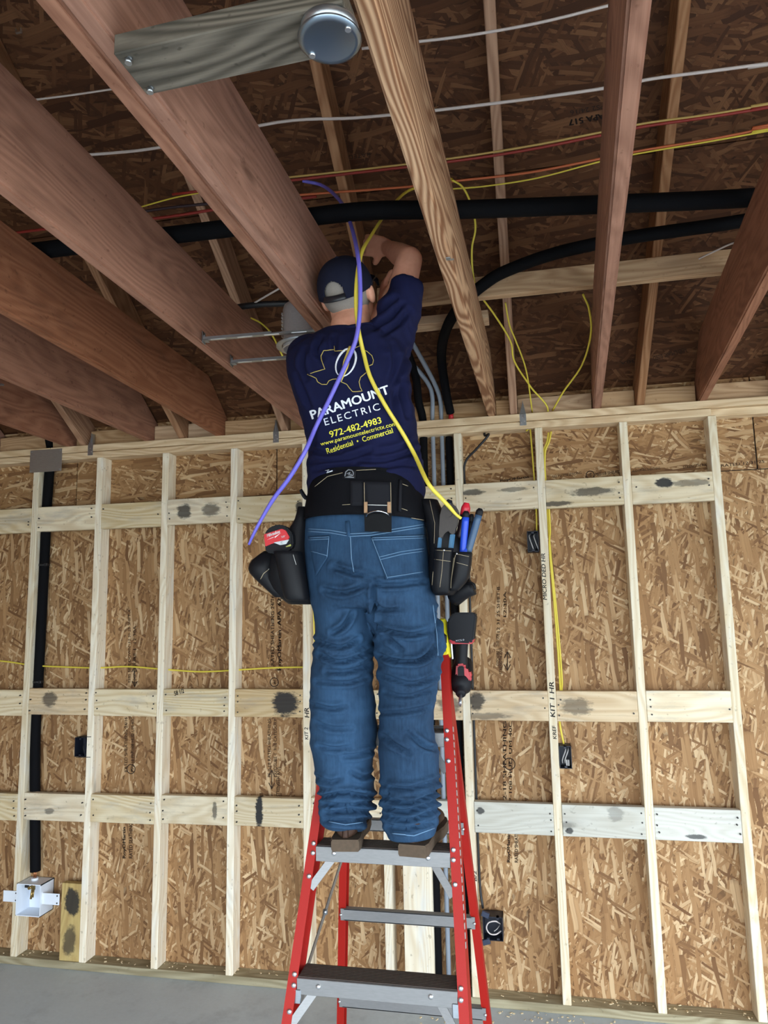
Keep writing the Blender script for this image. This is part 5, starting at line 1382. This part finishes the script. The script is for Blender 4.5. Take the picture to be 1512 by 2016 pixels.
for ya, yb_ in ((-1.283, -1.265), (-1.037, -1.02)):
    bm = bmesh.new()
    a = Vector((2.062, ya, 2.792)); b = Vector((2.478, yb_, 2.792))
    M, L = frame(a, b)
    bm_box(bm, (0, -0.009, -0.001), (L, 0.009, 0.0012), M); bm_box(bm, (0, -0.009, 0.0), (L*0.62, -0.0075, 0.009), M); bm_box(bm, (L*0.36, 0.0065, 0.0), (L, 0.008, 0.011), M)
    bar = mesh_obj('hanger_bar', bm, M_STEEL, cl)
    bm = bmesh.new(); bm_box(bm, (0.001, -0.014, -0.014), (0.003, 0.014, 0.03), M, bevel=0.0006); bm_box(bm, (0.001, -0.012, -0.006), (0.02, 0.012, -0.004), M); bm_box(bm, (0.003, -0.003, 0.012), (0.007, 0.003, 0.018), M)
    mesh_obj('bar_foot', bm, M_STEEL, bar)
    bm = bmesh.new()
    for k in range(4): bm_box(bm, (0.03+k*0.1, -0.004, -0.0022), (0.085+k*0.1, 0.004, -0.0008), M)
    mesh_obj('slot_marks', bm, M_RIVET, bar)
# ------------------------------------------------------------------ steel connectors on the plate
sp = empty('protection_plate', (0.46, -0.004, 2.59)); tag(sp, 'dull steel protection plate nailed over the pipe at the top plate', 'steel plate')
q = [at(57, 884, 1, -0.004), at(124, 880, 1, -0.004), at(122, 930, 1, -0.004), at(56, 934, 1, -0.004)]
xs0 = min(v.x for v in q); xs1 = max(v.x for v in q); zz0 = min(v.z for v in q); zz1 = max(v.z for v in q)
bm = bmesh.new(); bm_box(bm, (xs0+0.01, -0.004, zz0+0.01), (xs1-0.005, -0.002, zz1-0.01), bevel=0.0006); mesh_obj('plate', bm, metal('dull_steel', (0.42, 0.39, 0.36), 0.55), sp)
bm = bmesh.new()
for x, z in ((xs0+0.02, zz0+0.02), (xs1-0.017, zz0+0.02), (xs0+0.02, zz1-0.02), (xs1-0.017, zz1-0.02)): bm_cyl(bm, (x, -0.0055, z), (x, -0.003, z), 0.004, 8)
mesh_obj('nail_heads', bm, M_STEEL, sp)
def tie(x, label, flip=1):
    e = empty('hurricane_tie', (x, -0.002, 2.71)); tag(e, label, 'steel tie', 'steel ties on the top plate')
    bm = bmesh.new()
    bm_box(bm, (x-0.016, -0.004, 2.722), (x+0.016, -0.002, 2.782), bevel=0.0005)
    bm_box(bm, (x-0.003*flip-0.0015, -0.004, 2.76), (x-0.003*flip+0.0015, 0.03, 2.85), bevel=0.0005)
    b2 = [bm.verts.new(v) for v in ((x-0.016, -0.003, 2.78), (x+0.016, -0.003, 2.78), (x-0.003*flip, 0.004, 2.85))]
    bm.faces.new(b2)
    mesh_obj('plate', bm, M_STEEL, e)
    bm = bmesh.new()
    for dx, z in ((-0.008, 2.735), (0.008, 2.742), (0.0, 2.762)): bm_cyl(bm, (x+dx, -0.006, z), (x+dx, -0.003, z), 0.0035, 8)
    mesh_obj('nail_heads', bm, M_RIVET, e)
tie(0.752, 'steel rafter tie beside the dull steel plate', -1)
tie(1.868, 'steel rafter tie on the plate left of the person')
tie(3.178, 'steel rafter tie on the plate right of the conduit bay', -1)
tie(4.352, 'steel rafter tie at the right edge of the picture')
def staple(px, py, z, label):
    p = zpt(px, py, z)
    bm = bmesh.new(); bm_box(bm, (p.x-0.007, p.y-0.008, p.z-0.003), (p.x+0.006, p.y+0.008, p.z-0.0005), bevel=0.0006); bm_box(bm, (p.x+0.002, p.y+0.004, p.z-0.002), (p.x+0.014, p.y+0.012, p.z-0.0005))
    return tag(mesh_obj('metal_clip', bm, M_STEEL), label, 'metal clip')
staple(883, 508, 2.784, 'small bent steel clip under the yellow-grained joist')
bm = bmesh.new(); p_ = onraf(37, 62, -0.16)
bm_box(bm, (p_.x-0.012, p_.y-0.004, p_.z-0.004), (p_.x-0.009, p_.y+0.004, p_.z+0.02)); bm_box(bm, (p_.x+0.009, p_.y-0.004, p_.z-0.004), (p_.x+0.012, p_.y+0.004, p_.z+0.02)); bm_box(bm, (p_.x-0.012, p_.y-0.004, p_.z-0.006), (p_.x+0.012, p_.y+0.004, p_.z-0.003))
tag(mesh_obj('panel_clip', bm, M_RIVET), 'tiny bright panel clip on the roof at the upper left', 'metal clip')
# bar end of another fixture just entering at the left edge
bm = bmesh.new(); a = at(6, 757, 1, -0.62); bm_box(bm, (a.x-0.25, a.y-0.008, a.z-0.004), (a.x, a.y+0.008, a.z+0.004), bevel=0.0008)
tag(mesh_obj('hanger_bar', bm, M_STEEL), 'bright metal bar end entering at the left edge under a joist', 'metal bar')
# sawdust on the sill and slab
bm = bmesh.new(); rnd = random.Random(3)
for k in range(420):
    if rnd.random() < 0.3: x, y, z = rnd.uniform(0.3, 4.3), rnd.uniform(0.02, 0.08), 0.039
    else: x, y, z = rnd.uniform(2.6, 4.4), -abs(rnd.gauss(0, 0.16))-0.01, 0.0
    s = rnd.uniform(0.002, 0.007)
    M = Matrix.Translation((x, y, z+s*0.4)) @ Matrix.Rotation(rnd.uniform(0, 6.3), 4, 'Z') @ Matrix.Rotation(rnd.uniform(-0.5, 0.5), 4, 'X')
    bm_box(bm, (-s, -s*0.5, -s*0.25), (s, s*0.5, s*0.25), M)
tag(mesh_obj('sawdust', bm, plain('sawdust', srgb(222, 200, 160), 0.9)), 'pale sawdust and wood chips scattered along the sill and slab', 'sawdust', kind='stuff')

# ------------------------------------------------------------------ lettering on boards and studs
M_INK = plain('stamp_ink', srgb(58, 40, 26), 0.85)
M_PEN = plain('marker_ink', (0.02, 0.02, 0.022), 0.7)
def panel_for(x, z):
    best = None
    for o in PANELS:
        bb = [WORLD[o.name] @ v.co for v in o.data.vertices]
        if min(v.x for v in bb) <= x <= max(v.x for v in bb) and min(v.z for v in bb) <= z <= max(v.z for v in bb): best = o
    return best or PANELS[0]
def stamp(body, p0, p1, h, y=0.0885, mat=None, parent=None, **kw):
    """ink stamp on the sheathing: baseline from photo pixel p0 to p1"""
    m = P((p0[0]+p1[0])/2, (p0[1]+p1[1])/2, y)
    return print_plane('lettering', parent or panel_for(m.x, m.z), body, p0, p1, h, y, mat or M_INK, **dict(dict(heavy=0.03), **kw))
# sheets stamped sideways (reading up the wall)
stamp('RATED SHEATHING 24/16', (540, 1310), (540, 1172), 7)
stamp('RoyOMartin  APA  621', (556, 1320), (556, 1172), 10, heavy=0.07)
stamp('EXPOSURE 1  7/16 CATEGORY', (545, 1530), (545, 1415), 6)
stamp('PS 2-18 RATED SHEATHING', (533, 1530), (533, 1415), 6)
stamp('STRENGTH AXIS', (551, 1568), (551, 1510), 7)
stamp('EXPOSURE 1  12:30A', (268, 1345), (268, 1232), 6)
stamp('THIS SIDE DOWN  12 31 25 SHIFT A', (257, 1345), (257, 1200), 5)
stamp('RATED SHEATHING 24/16', (251, 1520), (251, 1412), 6)
stamp('PS 2-18 PRP-108 HUD-UM-40C', (264, 1520), (264, 1412), 6)
stamp('RoyOMartin', (249, 1690), (249, 1628), 8, heavy=0.09)
stamp('RATED SEATHING', (261, 1690), (261, 1620), 7, heavy=0.07)
stamp('12 31 25 SHIFT B', (984, 1245), (984, 1155), 6)
stamp('12:30A', (997, 1215), (997, 1165), 6)
stamp('EXPOSURE 1  THIS SIDE', (983, 1310), (983, 1248), 6); stamp('STRENGTH AXIS', (989, 1327), (989, 1275), 6)
stamp('PS 2-18 SHEATHING', (997, 1600), (997, 1420), 7); stamp('PRP-108 HUD-UM-40C', (1008, 1600), (1008, 1420), 6)
stamp('RoyOMartin', (1006, 1698), (1006, 1640), 8, heavy=0.09); stamp('RATED SHEATHING', (1020, 1698), (1020, 1622), 7, heavy=0.07)
stamp('RoyOMartin', (985, 950), (1042, 942), 6, heavy=0.09); stamp('533 PSI 7/16 SPACING', (1088, 941), (1145, 933), 5); stamp('PS2-18 SHEATHING', (1172, 937), (1240, 929), 6)
stamp('HUD-UM-40C SHEATHING', (1245, 930), (1300, 924), 5); stamp('STRENGTH AXIS', (1345, 923), (1396, 917), 6); stamp('RATED 12 31 25', (1420, 920), (1505, 911), 6)
def ink_ring(px, py, r, y=0.0884):
    c = P(px, py, y); rr = (P(px+r, py, y)-c).length
    bm = bmesh.new()
    bm_tube(bm, [c+Vector((rr*math.cos(a), 0, rr*math.sin(a))) for a in [2*math.pi*k/24 for k in range(25)]], 0.0022, 6, 1)
    mesh_obj('stamp_ring', bm, M_INK, panel_for(c.x, c.z))
    stamp('APA', (px+3, py+r*0.55), (px+3, py-r*0.55), r*0.55)
for a in ((540, 1343, 8), (258, 1514, 8), (1003, 1504, 11), (1162, 935, 8)): ink_ring(*a)
def ink_arrow(px, y0, y1, yw=0.0884):
    a, b = P(px, y0, yw), P(px, y1, yw)
    bm = bmesh.new(); bm_tube(bm, [a, b], 0.0024, 6, 1)
    for p, s in ((a, -1), (b, 1)):
        for dx in (-0.016, 0.016): bm_tube(bm, [p, p+Vector((dx, 0, 0.03*s))], 0.0024, 6, 1)
    mesh_obj('stamp_arrow', bm, M_INK, panel_for(a.x, a.z))
for a in ((265, 1312, 1352), (535, 1516, 1553), (999, 1283, 1320)): ink_arrow(*a)
# handwriting on studs and plate
def pen(body, p0, p1, h, parent, y=-0.0006, **kw): return print_plane('handwriting', parent, body, p0, p1, h, y, M_PEN, shear=0.15, heavy=0.035, **kw)
pen('MICRO DED HR', (1077, 1181), (1073, 1089), 8, STUD[8])
pen('KIT 1 HR', (1093, 1412), (1090, 1342), 9, STUD[8]); pen('KREF', (1096, 1455), (1094, 1428), 7, STUD[8])
pen('HR', (609, 1413), (608, 1393), 9, STUD[5]); pen('KIT 2', (607, 1456), (606, 1432), 7, STUD[5])
pen('58 1/2', (344, 1370), (363, 1364), 9, BLOCK[(2, 3)], y=-0.006)
pen('B/2', (939, 1735), (938, 1715), 6, STUD[7])
# stamps on the roof boards
def roof_stamp(body, p0, p1, h, **kw):
    L = math.hypot(p1[0]-p0[0], p1[1]-p0[1]); b = fit_text(body, L, h, **kw)
    ux, uy = (p1[0]-p0[0])/L, (p1[1]-p0[1])/L
    q = Vector((0, 0, ZD-0.0012))
    for v in b.verts:
        d = ray(p0[0]+ux*v.co.x+uy*v.co.y, p0[1]+uy*v.co.x-ux*v.co.y)
        v.co = CAM+d*((q-CAM).dot(RN)/d.dot(RN))
    b.normal_update()
    for f in b.faces:
        if f.normal.z > 0: f.normal_flip()
    return mesh_obj('roof_stamp', b, plain('roof_ink', srgb(30, 18, 10), 0.9), roof, keepn=True)
roof_stamp('APA 517', (1190, 222), (1118, 236), 12, heavy=0.09); roof_stamp('PS2 24/16', (1188, 205), (1122, 218), 9)
roof_stamp('EXPOSURE 1', (860, 256), (800, 266), 8); roof_stamp('RATED', (728, 300), (685, 306), 8)
roof_stamp('HUD UM-40C SIZED', (1350, 684), (1285, 702), 8); roof_stamp('12 30A', (1272, 704), (1220, 712), 6)
